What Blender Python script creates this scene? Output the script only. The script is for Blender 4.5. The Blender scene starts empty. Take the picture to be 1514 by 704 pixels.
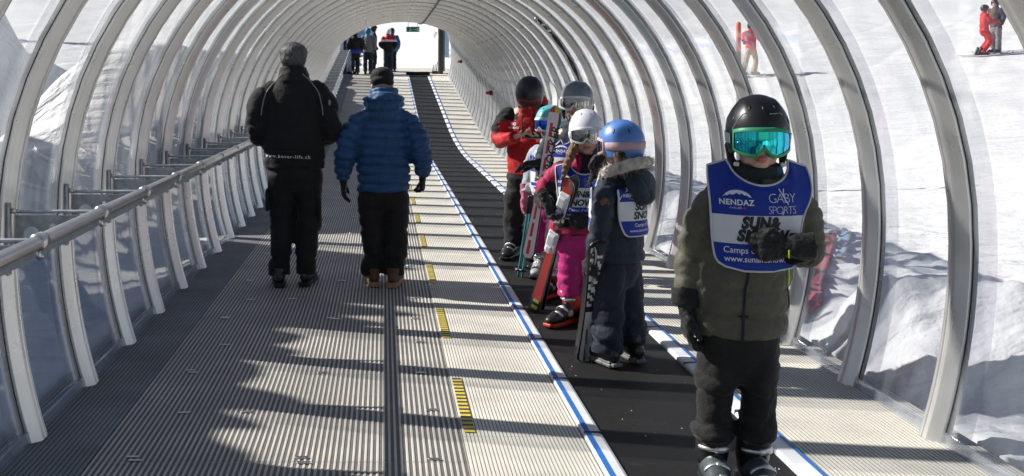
import bpy, bmesh, math, random
import numpy as np
from mathutils import Vector, Matrix, Euler
from mathutils.bvhtree import BVHTree

C = bpy.context
S = C.scene
COL = S.collection
R = math.radians
random.seed(7)

# ------------------------------------------------------------------ camera
# level camera 1.5 m above the walkway, looking along the tunnel (+Y); the
# framing off the lens axis is plain lens shift (a cropped photograph)
cam_d = bpy.data.cameras.new('camera')
cam = bpy.data.objects.new('camera', cam_d)
COL.objects.link(cam)
cam.location = (0, 0, 1.5)
cam.rotation_euler = (R(90), 0, 0)
cam_d.sensor_width = 36
cam_d.lens = 36 * 1500 / 1514
cam_d.shift_x = (757 - 567) / 1514
cam_d.shift_y = -(352 - 118) / 1514
cam_d.clip_start = 0.05
cam_d.clip_end = 3000
S.camera = cam

# ------------------------------------------------------------------ light
SUN_TO = Vector((-1.29, 0.415, 1.0)).normalized()
EL = math.asin(SUN_TO.z)
w = bpy.data.worlds.new('World')
S.world = w
w.use_nodes = True
nt = w.node_tree
sky = nt.nodes.new('ShaderNodeTexSky')
sky.sky_type = 'NISHITA'
sky.sun_disc = False
sky.sun_elevation = EL
sky.sun_rotation = math.atan2(SUN_TO.x, SUN_TO.y)
sky.altitude = 2000
bg = nt.nodes['Background']
bg.inputs['Strength'].default_value = 0.05
nt.links.new(sky.outputs[0], bg.inputs['Color'])
sd = bpy.data.lights.new('sun', 'SUN')
sd.energy = 5.0
sd.angle = R(0.53)
sd.color = (1.0, 0.955, 0.88)
sun = bpy.data.objects.new('sun', sd)
COL.objects.link(sun)
sun.location = (-20, 10, 20)
sun.rotation_euler = (-SUN_TO).to_track_quat('-Z', 'Y').to_euler()
S.view_settings.view_transform = 'Standard'
S.view_settings.look = 'None'
S.view_settings.exposure = 0.80
S.view_settings.gamma = 1
S.render.engine = 'CYCLES'
S.cycles.transparent_max_bounces = 40
S.cycles.max_bounces = 7
S.cycles.diffuse_bounces = 3
S.cycles.glossy_bounces = 4
S.cycles.caustics_reflective = False
S.cycles.caustics_refractive = False
S.cycles.use_denoising = True

# ------------------------------------------------------------------ noise
def _h(ix, iy, iz):
    n = (ix * 374761393 + iy * 668265263 + iz * 2147483647 + 1013904223) & 0xffffffff
    n = ((n ^ (n >> 13)) * 1274126177) & 0xffffffff
    n = n ^ (n >> 16)
    return (n & 0xffff) / 32767.5 - 1.0

def noise3(p):
    p = np.asarray(p, float)
    i = np.floor(p).astype(np.int64)
    f = p - i
    u = f * f * (3 - 2 * f)
    r = 0
    for dx in (0, 1):
        for dy in (0, 1):
            for dz in (0, 1):
                wgt = (u[..., 0] if dx else 1 - u[..., 0]) * (u[..., 1] if dy else 1 - u[..., 1]) * (u[..., 2] if dz else 1 - u[..., 2])
                r = r + wgt * _h(i[..., 0] + dx, i[..., 1] + dy, i[..., 2] + dz)
    return r

def fbm(p, o=3):
    p = np.asarray(p, float)
    r = 0; a = 1.0; s = 0
    for k in range(o):
        r = r + a * noise3(p * 2 ** k + 17.3 * k)
        s += a; a *= .5
    return r / s

def sm(a, b, x):
    t = np.clip((x - a) / (b - a), 0, 1)
    return t * t * (3 - 2 * t)

# ------------------------------------------------------------------ materials
def mat(name, col, rough=.6, metal=0.0, var=.12, vscale=8, bump=0.0, bscale=40, stretch=(1, 1, 1), sheen=0.0, coat=0.0, spec=.5, bump2=0.0, b2scale=300, world=False):
    m = bpy.data.materials.new(name)
    m.use_nodes = True
    t = m.node_tree
    b = t.nodes['Principled BSDF']
    b.inputs['Roughness'].default_value = rough
    b.inputs['Metallic'].default_value = metal
    b.inputs['Specular IOR Level'].default_value = spec
    if sheen:
        b.inputs['Sheen Weight'].default_value = sheen
        b.inputs['Sheen Roughness'].default_value = .4
    if coat:
        b.inputs['Coat Weight'].default_value = coat
        b.inputs['Coat Roughness'].default_value = .12
    tc = t.nodes.new('ShaderNodeTexCoord')
    mp = t.nodes.new('ShaderNodeMapping')
    mp.inputs['Scale'].default_value = stretch
    if world:
        gp = t.nodes.new('ShaderNodeNewGeometry')
        t.links.new(gp.outputs['Position'], mp.inputs['Vector'])
    else:
        t.links.new(tc.outputs['Object'], mp.inputs['Vector'])
    n = t.nodes.new('ShaderNodeTexNoise')
    n.inputs['Scale'].default_value = vscale
    n.inputs['Detail'].default_value = 5
    t.links.new(mp.outputs[0], n.inputs['Vector'])
    mx = t.nodes.new('ShaderNodeMix')
    mx.data_type = 'RGBA'
    c = Vector(col[:3])
    mx.inputs['A'].default_value = (*[max(0, x * (1 - var)) for x in c], 1)
    mx.inputs['B'].default_value = (*[min(1, x * (1 + var)) for x in c], 1)
    cr = t.nodes.new('ShaderNodeMapRange')
    cr.inputs['From Min'].default_value = .3
    cr.inputs['From Max'].default_value = .7
    t.links.new(n.outputs['Fac'], cr.inputs['Value'])
    t.links.new(cr.outputs[0], mx.inputs['Factor'])
    t.links.new(mx.outputs['Result'], b.inputs['Base Color'])
    prev = None
    for (bs, sc) in ((bump, bscale), (bump2, b2scale)):
        if bs:
            n2 = t.nodes.new('ShaderNodeTexNoise')
            n2.inputs['Scale'].default_value = sc
            n2.inputs['Detail'].default_value = 3
            t.links.new(mp.outputs[0], n2.inputs['Vector'])
            bp = t.nodes.new('ShaderNodeBump')
            bp.inputs['Strength'].default_value = min(1, bs)
            bp.inputs['Distance'].default_value = .02 if sc < 60 else .01
            t.links.new(n2.outputs['Fac'], bp.inputs['Height'])
            if prev:
                t.links.new(prev, bp.inputs['Normal'])
            prev = bp.outputs['Normal']
    if prev:
        t.links.new(prev, b.inputs['Normal'])
    return m

def fab(name, col, rough=.75, bump=.35, bscale=22, sheen=.15, var=.18, **k):
    return mat(name, col, rough, 0, var, 14, bump, bscale, sheen=sheen, spec=.3, bump2=.18, b2scale=180, **k)

# ------------------------------------------------------------------ objects
def link(o, parent=None):
    COL.objects.link(o)
    if parent is not None:
        o.parent = parent
    return o

def tag(o, label=None, cat=None, group=None, kind=None):
    if label: o['label'] = label
    if cat: o['category'] = cat
    if group: o['group'] = group
    if kind: o['kind'] = kind
    return o

def empty(name, loc=(0, 0, 0), rz=0.0, rx=0.0):
    o = bpy.data.objects.new(name, None)
    o.empty_display_size = .2
    o.location = loc
    o.rotation_euler = (rx, 0, rz)
    return link(o)

def from_bm(name, bm, mats, parent=None, smooth=True, recalc=True):
    if recalc:
        bmesh.ops.recalc_face_normals(bm, faces=bm.faces)
    me = bpy.data.meshes.new(name)
    bm.to_mesh(me)
    bm.free()
    for m in (mats if isinstance(mats, (list, tuple)) else [mats]):
        me.materials.append(m)
    me.polygons.foreach_set('use_smooth', [smooth] * len(me.polygons))
    return link(bpy.data.objects.new(name, me), parent)

def from_data(name, vs, fs, mats, parent=None, smooth=False, mi=None):
    me = bpy.data.meshes.new(name)
    me.from_pydata([tuple(v) for v in vs], [], fs)
    for m in (mats if isinstance(mats, (list, tuple)) else [mats]):
        me.materials.append(m)
    if mi is not None:
        me.polygons.foreach_set('material_index', list(mi))
    me.polygons.foreach_set('use_smooth', [smooth] * len(me.polygons))
    me.update()
    return link(bpy.data.objects.new(name, me), parent)

def copy_tree(o, parent=None):
    c = o.copy()
    COL.objects.link(c)
    if parent is not None:
        c.parent = parent
    for ch in list(o.children):
        copy_tree(ch, c)
    return c

def box(bm, c, s, mi=0, M=None, bev=0.0):
    r = bmesh.ops.create_cube(bm, size=1)
    for v in r['verts']:
        v.co = Vector((v.co.x * s[0], v.co.y * s[1], v.co.z * s[2])) + Vector(c)
        if M is not None:
            v.co = M @ v.co
    fs = set(f for v in r['verts'] for f in v.link_faces)
    for f in fs: f.material_index = mi
    if bev:
        es = list(set(e for v in r['verts'] for e in v.link_edges))
        g = bmesh.ops.bevel(bm, geom=es, offset=bev, segments=1, affect='EDGES')
        for f in g['faces']: f.material_index = mi

def ball(bm, c, r, mi=0, u=14, v=9, M=None):
    if isinstance(r, (int, float)): r = (r, r, r)
    g = bmesh.ops.create_uvsphere(bm, u_segments=u, v_segments=v, radius=1)
    for q in g['verts']:
        q.co = Vector((q.co.x * r[0], q.co.y * r[1], q.co.z * r[2]))
        if M is not None: q.co = M @ q.co
        q.co += Vector(c)
    for f in set(f for q in g['verts'] for f in q.link_faces): f.material_index = mi

def sweep(bm, pts, rx, ry=None, side=(1, 0, 0), n=14, caps=(1, 1), mi=0):
    """closed elliptical tube through pts; caps: 1 round, 0 flat"""
    pts = [Vector(p) for p in pts]
    k = len(pts)
    if isinstance(rx, (int, float)): rx = [rx] * k
    if ry is None: ry = rx
    if isinstance(ry, (int, float)): ry = [ry] * k
    T = []
    for i in range(k):
        a = pts[max(0, i - 1)]; b = pts[min(k - 1, i + 1)]
        T.append((b - a).normalized())
    rings = []
    def ring(p, t, a, b):
        s = Vector(side) - Vector(side).dot(t) * t
        if s.length < .08:
            s = Vector((0, 1, 0)) - t.y * t
        s.normalize()
        q = t.cross(s)
        return [bm.verts.new(p + s * a * math.cos(2 * math.pi * j / n) + q * b * math.sin(2 * math.pi * j / n)) for j in range(n)]
    if caps[0]:
        h = min(rx[0], ry[0])
        for an in (70, 40):
            rings.append(ring(pts[0] - T[0] * h * math.sin(R(an)), T[0], rx[0] * math.cos(R(an)), ry[0] * math.cos(R(an))))
    for i in range(k):
        rings.append(ring(pts[i], T[i], rx[i], ry[i]))
    if caps[1]:
        h = min(rx[-1], ry[-1])
        for an in (40, 70):
            rings.append(ring(pts[-1] + T[-1] * h * math.sin(R(an)), T[-1], rx[-1] * math.cos(R(an)), ry[-1] * math.cos(R(an))))
    fs = []
    for a, b in zip(rings[:-1], rings[1:]):
        for j in range(n):
            fs.append(bm.faces.new((a[j], a[(j + 1) % n], b[(j + 1) % n], b[j])))
    fs.append(bm.faces.new(rings[0][::-1]))
    fs.append(bm.faces.new(rings[-1]))
    for f in fs: f.material_index = mi
    return fs

def spl(pts, m=4):
    """Catmull-Rom resample of a list of tuples of any width"""
    P = np.asarray(pts, float)
    if len(P) < 3 or m < 2:
        return P
    E = np.vstack([2 * P[0] - P[1], P, 2 * P[-1] - P[-2]])
    out = []
    for i in range(1, len(E) - 2):
        for k in range(m):
            t = k / m
            a, b, c, d = E[i - 1], E[i], E[i + 1], E[i + 2]
            out.append(.5 * ((2 * b) + (-a + c) * t + (2 * a - 5 * b + 4 * c - d) * t * t + (-a + 3 * b - 3 * c + d) * t ** 3))
    out.append(P[-1])
    return np.array(out)

def blob(name, bm, voxel, mats, parent=None, smooth=5, disp=None, fmat=None, mi_keep=False):
    """one continuous skin over overlapping closed pieces (voxel union), then cloth relief"""
    bmesh.ops.recalc_face_normals(bm, faces=bm.faces)
    me = bpy.data.meshes.new('tmp')
    bm.to_mesh(me); bm.free()
    o = bpy.data.objects.new('tmp', me)
    COL.objects.link(o)
    md = o.modifiers.new('r', 'REMESH')
    md.mode = 'VOXEL'
    md.voxel_size = voxel
    if smooth:
        sm_ = o.modifiers.new('s', 'SMOOTH')
        sm_.factor = .5
        sm_.iterations = smooth
    dg = C.evaluated_depsgraph_get()
    dg.update()
    me2 = bpy.data.meshes.new_from_object(o.evaluated_get(dg))
    bpy.data.objects.remove(o)
    bpy.data.meshes.remove(me)
    me2.name = name
    n = len(me2.vertices)
    co = np.empty(n * 3); me2.vertices.foreach_get('co', co); co = co.reshape(-1, 3)
    if disp is not None:
        no = np.empty(n * 3); me2.vertex_normals.foreach_get('vector', no); no = no.reshape(-1, 3)
        co = co + no * disp(co, no)[:, None]
        me2.vertices.foreach_set('co', co.ravel())
    me2.materials.clear()
    for m in (mats if isinstance(mats, (list, tuple)) else [mats]):
        me2.materials.append(m)
    if fmat is not None:
        k = len(me2.polygons)
        ce = np.empty(k * 3); me2.polygons.foreach_get('center', ce)
        me2.polygons.foreach_set('material_index', np.asarray(fmat(ce.reshape(-1, 3)), int))
    else:
        me2.polygons.foreach_set('material_index', np.zeros(len(me2.polygons), int))
    me2.polygons.foreach_set('use_smooth', [True] * len(me2.polygons))
    me2.update()
    return link(bpy.data.objects.new(name, me2), parent)

def bvh_of(objs):
    vs = []; fs = []
    for o in objs:
        k = len(vs)
        M = Matrix.LocRotScale(o.location, o.rotation_euler, o.scale)
        vs += [M @ v.co for v in o.data.vertices]
        fs += [tuple(i + k for i in p.vertices) for p in o.data.polygons]
    return BVHTree.FromPolygons(vs, fs)

def text_mesh(s, size, bold=0.0, shear=0.0, space=1.0, align='CENTER', sx=1.0):
    cu = bpy.data.curves.new('t', 'FONT')
    cu.body = s; cu.size = size; cu.offset = bold; cu.shear = shear
    cu.space_character = space
    cu.align_x = align
    cu.resolution_u = 3
    o = bpy.data.objects.new('t', cu)
    COL.objects.link(o)
    dg = C.evaluated_depsgraph_get(); dg.update()
    me = bpy.data.meshes.new_from_object(o.evaluated_get(dg))
    vs = [(v.co.x * sx, v.co.y) for v in me.vertices]
    fs = [tuple(p.vertices) for p in me.polygons]
    bpy.data.objects.remove(o); bpy.data.meshes.remove(me); bpy.data.curves.remove(cu)
    return vs, fs
# ------------------------------------------------------------------ setting materials
def nodes(name):
    m = bpy.data.materials.new(name); m.use_nodes = True
    t = m.node_tree
    return m, t, t.nodes['Principled BSDF'], t.nodes['Material Output']

def N(t, typ, **kw):
    n = t.nodes.new(typ)
    for k, v in kw.items():
        if k.startswith('_'): setattr(n, k[1:], v)
        else: n.inputs[k].default_value = v
    return n

def snow_material():
    m, t, b, out = nodes('snow')
    b.inputs['Roughness'].default_value = .55
    b.inputs['Specular IOR Level'].default_value = .25
    L = t.links.new
    geo = N(t, 'ShaderNodeNewGeometry')
    big = N(t, 'ShaderNodeTexNoise', Scale=.35, Detail=6.0)
    L(geo.outputs['Position'], big.inputs['Vector'])
    mx = N(t, 'ShaderNodeMix', _data_type='RGBA')
    mx.inputs['A'].default_value = (.66, .667, .68, 1)
    mx.inputs['B'].default_value = (.76, .757, .75, 1)
    L(big.outputs['Fac'], mx.inputs['Factor'])
    L(mx.outputs['Result'], b.inputs['Base Color'])
    # crusty grain, shovelled lumps and long ski tracks as relief
    n1 = N(t, 'ShaderNodeTexNoise', Scale=9.0, Detail=6.0, Roughness=.6)
    L(geo.outputs['Position'], n1.inputs['Vector'])
    mp = N(t, 'ShaderNodeMapping'); mp.inputs['Rotation'].default_value = (0, 0, R(62)); mp.inputs['Scale'].default_value = (.16, 2.6, 1)
    L(geo.outputs['Position'], mp.inputs['Vector'])
    n2 = N(t, 'ShaderNodeTexNoise', Scale=1.6, Detail=4.0, Distortion=.6)
    L(mp.outputs[0], n2.inputs['Vector'])
    mp2 = N(t, 'ShaderNodeMapping'); mp2.inputs['Rotation'].default_value = (0, 0, R(-25)); mp2.inputs['Scale'].default_value = (.1, 1.4, 1)
    L(geo.outputs['Position'], mp2.inputs['Vector'])
    n3 = N(t, 'ShaderNodeTexNoise', Scale=1.2, Detail=5.0, Distortion=1.2)
    L(mp2.outputs[0], n3.inputs['Vector'])
    b1 = N(t, 'ShaderNodeBump', Strength=.4, Distance=.06); L(n1.outputs['Fac'], b1.inputs['Height'])
    b2 = N(t, 'ShaderNodeBump', Strength=.45, Distance=.18); L(n2.outputs['Fac'], b2.inputs['Height']); L(b1.outputs[0], b2.inputs['Normal'])
    b3 = N(t, 'ShaderNodeBump', Strength=.4, Distance=.25); L(n3.outputs['Fac'], b3.inputs['Height']); L(b2.outputs[0], b3.inputs['Normal'])
    # crossing ski tracks, thin pressed lines
    prev = b3
    for ang, sc_, ds in ((38, .31, 9.0), (78, .23, 12.0)):
        m4 = N(t, 'ShaderNodeMapping'); m4.inputs['Rotation'].default_value = (0, 0, R(ang))
        L(geo.outputs['Position'], m4.inputs['Vector'])
        wv = N(t, 'ShaderNodeTexWave', Scale=sc_ * .314, Distortion=ds, Detail=1.5); wv.inputs['Detail Scale'].default_value = .22
        L(m4.outputs[0], wv.inputs['Vector'])
        pw = N(t, 'ShaderNodeMath', _operation='POWER'); pw.inputs[1].default_value = 24; L(wv.outputs['Fac'], pw.inputs[0])
        b4 = N(t, 'ShaderNodeBump', Strength=.28, Distance=.05); b4.invert = True; L(pw.outputs[0], b4.inputs['Height']); L(prev.outputs[0], b4.inputs['Normal'])
        prev = b4
    L(prev.outputs[0], b.inputs['Normal'])
    return m

def glass_material(name, haze, tint=(.97, .98, 1.0), rough=.03, strong=1.0):
    """thin clear plastic sheet: fresnel mirror + faint milky scatter, the rest straight through"""
    m = bpy.data.materials.new(name); m.use_nodes = True
    t = m.node_tree; t.nodes.clear(); L = t.links.new
    out = N(t, 'ShaderNodeOutputMaterial')
    tr = N(t, 'ShaderNodeBsdfTransparent'); tr.inputs['Color'].default_value = (*tint, 1)
    gl = N(t, 'ShaderNodeBsdfGlossy', Roughness=rough); gl.inputs['Color'].default_value = (.95, .96, .98, 1)
    df = N(t, 'ShaderNodeBsdfDiffuse'); df.inputs['Color'].default_value = (.85, .87, .9, 1)
    tl = N(t, 'ShaderNodeBsdfTranslucent'); tl.inputs['Color'].default_value = (.85, .87, .9, 1)
    ad = N(t, 'ShaderNodeMixShader', Fac=.6); L(df.outputs[0], ad.inputs[1]); L(tl.outputs[0], ad.inputs[2])
    geo = N(t, 'ShaderNodeNewGeometry')
    mp = N(t, 'ShaderNodeMapping'); mp.inputs['Scale'].default_value = (9, 5, .7)
    L(geo.outputs['Position'], mp.inputs['Vector'])
    ns = N(t, 'ShaderNodeTexNoise', Scale=1.3, Detail=4.0); L(mp.outputs[0], ns.inputs['Vector'])
    n2 = N(t, 'ShaderNodeTexNoise', Scale=2.2, Detail=3.0); L(geo.outputs['Position'], n2.inputs['Vector'])
    # dusty streaks, thicker in places
    mr = N(t, 'ShaderNodeMapRange'); mr.inputs['From Min'].default_value = .35; mr.inputs['From Max'].default_value = .75
    mr.inputs['To Min'].default_value = haze * .55; mr.inputs['To Max'].default_value = haze * 1.9
    L(ns.outputs['Fac'], mr.inputs['Value'])
    bp = N(t, 'ShaderNodeBump', Strength=.25, Distance=.004)
    n3 = N(t, 'ShaderNodeTexNoise', Scale=3.0, Detail=2.0); L(geo.outputs['Position'], n3.inputs['Vector'])
    L(n3.outputs['Fac'], bp.inputs['Height']); L(bp.outputs[0], gl.inputs['Normal'])
    m1 = N(t, 'ShaderNodeMixShader'); L(mr.outputs[0], m1.inputs[0]); L(tr.outputs[0], m1.inputs[1]); L(ad.outputs[0], m1.inputs[2])
    # two-sided Schlick reflectance of a thin sheet
    vm = N(t, 'ShaderNodeVectorMath', _operation='DOT_PRODUCT'); L(geo.outputs['Incoming'], vm.inputs[0]); L(geo.outputs['Normal'], vm.inputs[1])
    ab = N(t, 'ShaderNodeMath', _operation='ABSOLUTE'); L(vm.outputs['Value'], ab.inputs[0])
    om = N(t, 'ShaderNodeMath', _operation='SUBTRACT'); om.inputs[0].default_value = 1; L(ab.outputs[0], om.inputs[1])
    pw = N(t, 'ShaderNodeMath', _operation='POWER'); pw.inputs[1].default_value = 5; L(om.outputs[0], pw.inputs[0])
    mu = N(t, 'ShaderNodeMath', _operation='MULTIPLY_ADD', _use_clamp=True); mu.inputs[1].default_value = .92; mu.inputs[2].default_value = .08 * strong
    L(pw.outputs[0], mu.inputs[0])
    m2 = N(t, 'ShaderNodeMixShader'); L(mu.outputs[0], m2.inputs[0]); L(m1.outputs[0], m2.inputs[1]); L(gl.outputs[0], m2.inputs[2])
    L(m2.outputs[0], out.inputs['Surface'])
    return m

def alu_material(name, col=(.62, .62, .61), rough=.33, streak=(1, 40, 40)):
    m, t, b, out = nodes(name); L = t.links.new
    b.inputs['Metallic'].default_value = .68
    tc = N(t, 'ShaderNodeTexCoord')
    # drawing lines across the profile (object Y), weather stains along it
    mp = N(t, 'ShaderNodeMapping'); mp.inputs['Scale'].default_value = (1.2, 260, 1.2)
    L(tc.outputs['Object'], mp.inputs['Vector'])
    n1 = N(t, 'ShaderNodeTexNoise', Scale=1.0, Detail=2.0); L(mp.outputs[0], n1.inputs['Vector'])
    n2 = N(t, 'ShaderNodeTexNoise', Scale=5.0, Detail=6.0); L(tc.outputs['Object'], n2.inputs['Vector'])
    mx = N(t, 'ShaderNodeMix', _data_type='RGBA')
    mx.inputs['A'].default_value = (col[0] * .80, col[1] * .785, col[2] * .77, 1)
    mx.inputs['B'].default_value = (min(1, col[0] * 1.2), min(1, col[1] * 1.2), min(1, col[2] * 1.2), 1)
    ad = N(t, 'ShaderNodeMath', _operation='MULTIPLY_ADD'); ad.inputs[1].default_value = .45
    L(n1.outputs['Fac'], ad.inputs[0]); 
    h = N(t, 'ShaderNodeMath', _operation='MULTIPLY'); h.inputs[1].default_value = .55
    L(n2.outputs['Fac'], h.inputs[0]); L(h.outputs[0], ad.inputs[2])
    L(ad.outputs[0], mx.inputs['Factor']); L(mx.outputs['Result'], b.inputs['Base Color'])
    rr = N(t, 'ShaderNodeMapRange'); rr.inputs['To Min'].default_value = rough * .75; rr.inputs['To Max'].default_value = rough * 1.6
    L(n2.outputs['Fac'], rr.inputs['Value']); L(rr.outputs[0], b.inputs['Roughness'])
    bp = N(t, 'ShaderNodeBump', Strength=.25, Distance=.002); L(n1.outputs['Fac'], bp.inputs['Height']); L(bp.outputs[0], b.inputs['Normal'])
    return m

def rung_material(name, c1, c2, pitch, rough=.7):
    """perforated tread: fine cross rungs"""
    m, t, b, out = nodes(name); L = t.links.new
    b.inputs['Roughness'].default_value = rough
    tc = N(t, 'ShaderNodeTexCoord')
    wv = N(t, 'ShaderNodeTexWave', Scale=.3142 / pitch, Distortion=.6, Detail=1.0)
    wv.bands_direction = 'Y'
    L(tc.outputs['Object'], wv.inputs['Vector'])
    n = N(t, 'ShaderNodeTexNoise', Scale=14.0, Detail=5.0); L(tc.outputs['Object'], n.inputs['Vector'])
    mx = N(t, 'ShaderNodeMix', _data_type='RGBA'); mx.inputs['A'].default_value = (*c1, 1); mx.inputs['B'].default_value = (*c2, 1)
    mu = N(t, 'ShaderNodeMath', _operation='MULTIPLY'); L(wv.outputs['Fac'], mu.inputs[0])
    mr = N(t, 'ShaderNodeMapRange'); mr.inputs['To Min'].default_value = .4; mr.inputs['To Max'].default_value = 1.3; L(n.outputs['Fac'], mr.inputs['Value'])
    L(mr.outputs[0], mu.inputs[1]); L(mu.outputs[0], mx.inputs['Factor']); L(mx.outputs['Result'], b.inputs['Base Color'])
    return m

def belt_material():
    m, t, b, out = nodes('belt_rubber'); L = t.links.new
    b.inputs['Roughness'].default_value = .7; b.inputs['Specular IOR Level'].default_value = .3
    tc = N(t, 'ShaderNodeTexCoord')
    n1 = N(t, 'ShaderNodeTexNoise', Scale=2.2, Detail=7.0, Roughness=.7, Distortion=1.0); L(tc.outputs['Object'], n1.inputs['Vector'])
    n2 = N(t, 'ShaderNodeTexNoise', Scale=170.0, Detail=2.0); L(tc.outputs['Object'], n2.inputs['Vector'])
    # dusty scuffs and specks of trodden snow on black rubber
    r1 = N(t, 'ShaderNodeMapRange'); r1.inputs['From Min'].default_value = .56; r1.inputs['From Max'].default_value = .82; r1.inputs['To Max'].default_value = .22; L(n1.outputs['Fac'], r1.inputs['Value'])
    r2 = N(t, 'ShaderNodeMapRange'); r2.inputs['From Min'].default_value = .3; r2.inputs['From Max'].default_value = .7; L(n2.outputs['Fac'], r2.inputs['Value'])
    mu = N(t, 'ShaderNodeMath', _operation='MULTIPLY'); L(r1.outputs[0], mu.inputs[0]); L(r2.outputs[0], mu.inputs[1])
    vo = N(t, 'ShaderNodeTexVoronoi', Scale=9.0); L(tc.outputs['Object'], vo.inputs['Vector'])
    r3 = N(t, 'ShaderNodeMapRange'); r3.inputs['From Min'].default_value = .055; r3.inputs['From Max'].default_value = .03; r3.inputs['To Max'].default_value = .55; L(vo.outputs['Distance'], r3.inputs['Value'])
    n4 = N(t, 'ShaderNodeTexNoise', Scale=1.1, Detail=2.0); L(tc.outputs['Object'], n4.inputs['Vector'])
    r4 = N(t, 'ShaderNodeMapRange'); r4.inputs['From Min'].default_value = .52; r4.inputs['From Max'].default_value = .66; L(n4.outputs['Fac'], r4.inputs['Value'])
    m3 = N(t, 'ShaderNodeMath', _operation='MULTIPLY'); L(r3.outputs[0], m3.inputs[0]); L(r4.outputs[0], m3.inputs[1])
    ad = N(t, 'ShaderNodeMath', _operation='ADD', _use_clamp=True); L(mu.outputs[0], ad.inputs[0]); L(m3.outputs[0], ad.inputs[1])
    mx = N(t, 'ShaderNodeMix', _data_type='RGBA'); mx.inputs['A'].default_value = (.0085, .0085, .009, 1); mx.inputs['B'].default_value = (.35, .35, .36, 1)
    L(ad.outputs[0], mx.inputs['Factor']); L(mx.outputs['Result'], b.inputs['Base Color'])
    bp = N(t, 'ShaderNodeBump', Strength=.7, Distance=.004); L(n2.outputs['Fac'], bp.inputs['Height']); L(bp.outputs[0], b.inputs['Normal'])
    return m

M = {}
M['snow'] = snow_material()
M['glass'] = glass_material('clear_plastic', .10, strong=1.3)
M['lap'] = glass_material('overlap_plastic', .17, strong=1.8)
M['gasket'] = mat('gasket_rubber', (.02, .02, .021), .6, 0, .2, 30)
M['kick'] = glass_material('frosted_plastic', .16)
M['alu'] = alu_material('brushed_aluminium', (.80, .795, .775), .25)
M['steel'] = mat('stainless', (.62, .61, .60), .28, 1.0, .08, 3, .1, 6, stretch=(1, 1, 1))
M['galv'] = mat('galvanised', (.42, .44, .45), .5, .75, .25, 22, .1, 60)
M['bar'] = mat('grating_bar', (.56, .54, .50), .6, .1, .20, 2.3, .2, 90, world=True)
M['valley'] = rung_material('grating_tread', (.055, .050, .045), (.27, .24, .21), .011)
M['beige'] = mat('beige_mat', (.70, .67, .59), .85, 0, .13, 2.6, .35, 160, world=True)
M['groove'] = mat('mat_groove', (.22, .205, .18), .9, 0, .2, 20)
M['rubber'] = mat('dark_mat', (.25, .255, .26), .8, 0, .2, 3, .25, 120, world=True)
M['rubgroove'] = mat('dark_mat_groove', (.06, .06, .064), .9, 0, .15, 10)
M['belt'] = belt_material()
M['white_pl'] = mat('white_plastic', (.80, .81, .82), .45, 0, .10, 5, .05, 40, world=True)
M['blue_pl'] = mat('blue_stripe', (.03, .17, .56), .5, 0, .08, 12)
M['black_pl'] = mat('black_plastic', (.012, .012, .013), .4, 0, .2, 12)
M['yellow'] = mat('yellow_tape', (.72, .55, .05), .5, 0, .15, 30)
M['tape_black'] = mat('black_tape', (.05, .05, .05), .5, 0, .15, 30)
M['red'] = mat('red_plastic', (.55, .02, .02), .4, 0, .1, 12)
M['green_sign'] = mat('sign_green', (.0, .22, .11), .5, 0, .05, 12)
M['white'] = mat('white_print', (.8, .8, .8), .6, 0, .03, 12)
M['dark_steel'] = mat('dark_steel', (.05, .055, .06), .5, .6, .2, 12)
M['concrete'] = mat('concrete', (.46, .44, .40), .85, 0, .15, 6, .3, 60)

M['light_galv'] = mat('light_galvanised', (.62, .64, .65), .45, .5, .15, 22)
# ------------------------------------------------------------------ the walkway's rise
SL = .1145
def E(y):
    if y < 19: return 0.0
    if y < 25: return SL / 12 * (y - 19) ** 2
    return SL * 3 + SL * (y - 25)
def Ev(y):
    y = np.asarray(y, float)
    return np.where(y < 19, 0, np.where(y < 25, SL / 12 * (y - 19) ** 2, SL * 3 + SL * (y - 25)))
def slope(y):
    return math.atan(0 if y < 19 else (SL / 6 * (y - 19) if y < 25 else SL))
def seat(o, y0, y1):
    """lay a straight piece built from y=0 up to length on the rising path"""
    o.location = (0, y0, E(y0))
    o.rotation_euler = (math.atan2(E(y1) - E(y0), y1 - y0), 0, 0)

CX = .42            # tunnel axis
PITCH = .771        # rib spacing
Y0 = 4.25
NR = range(-6, 42)
Y_END = Y0 + PITCH * 41

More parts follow.
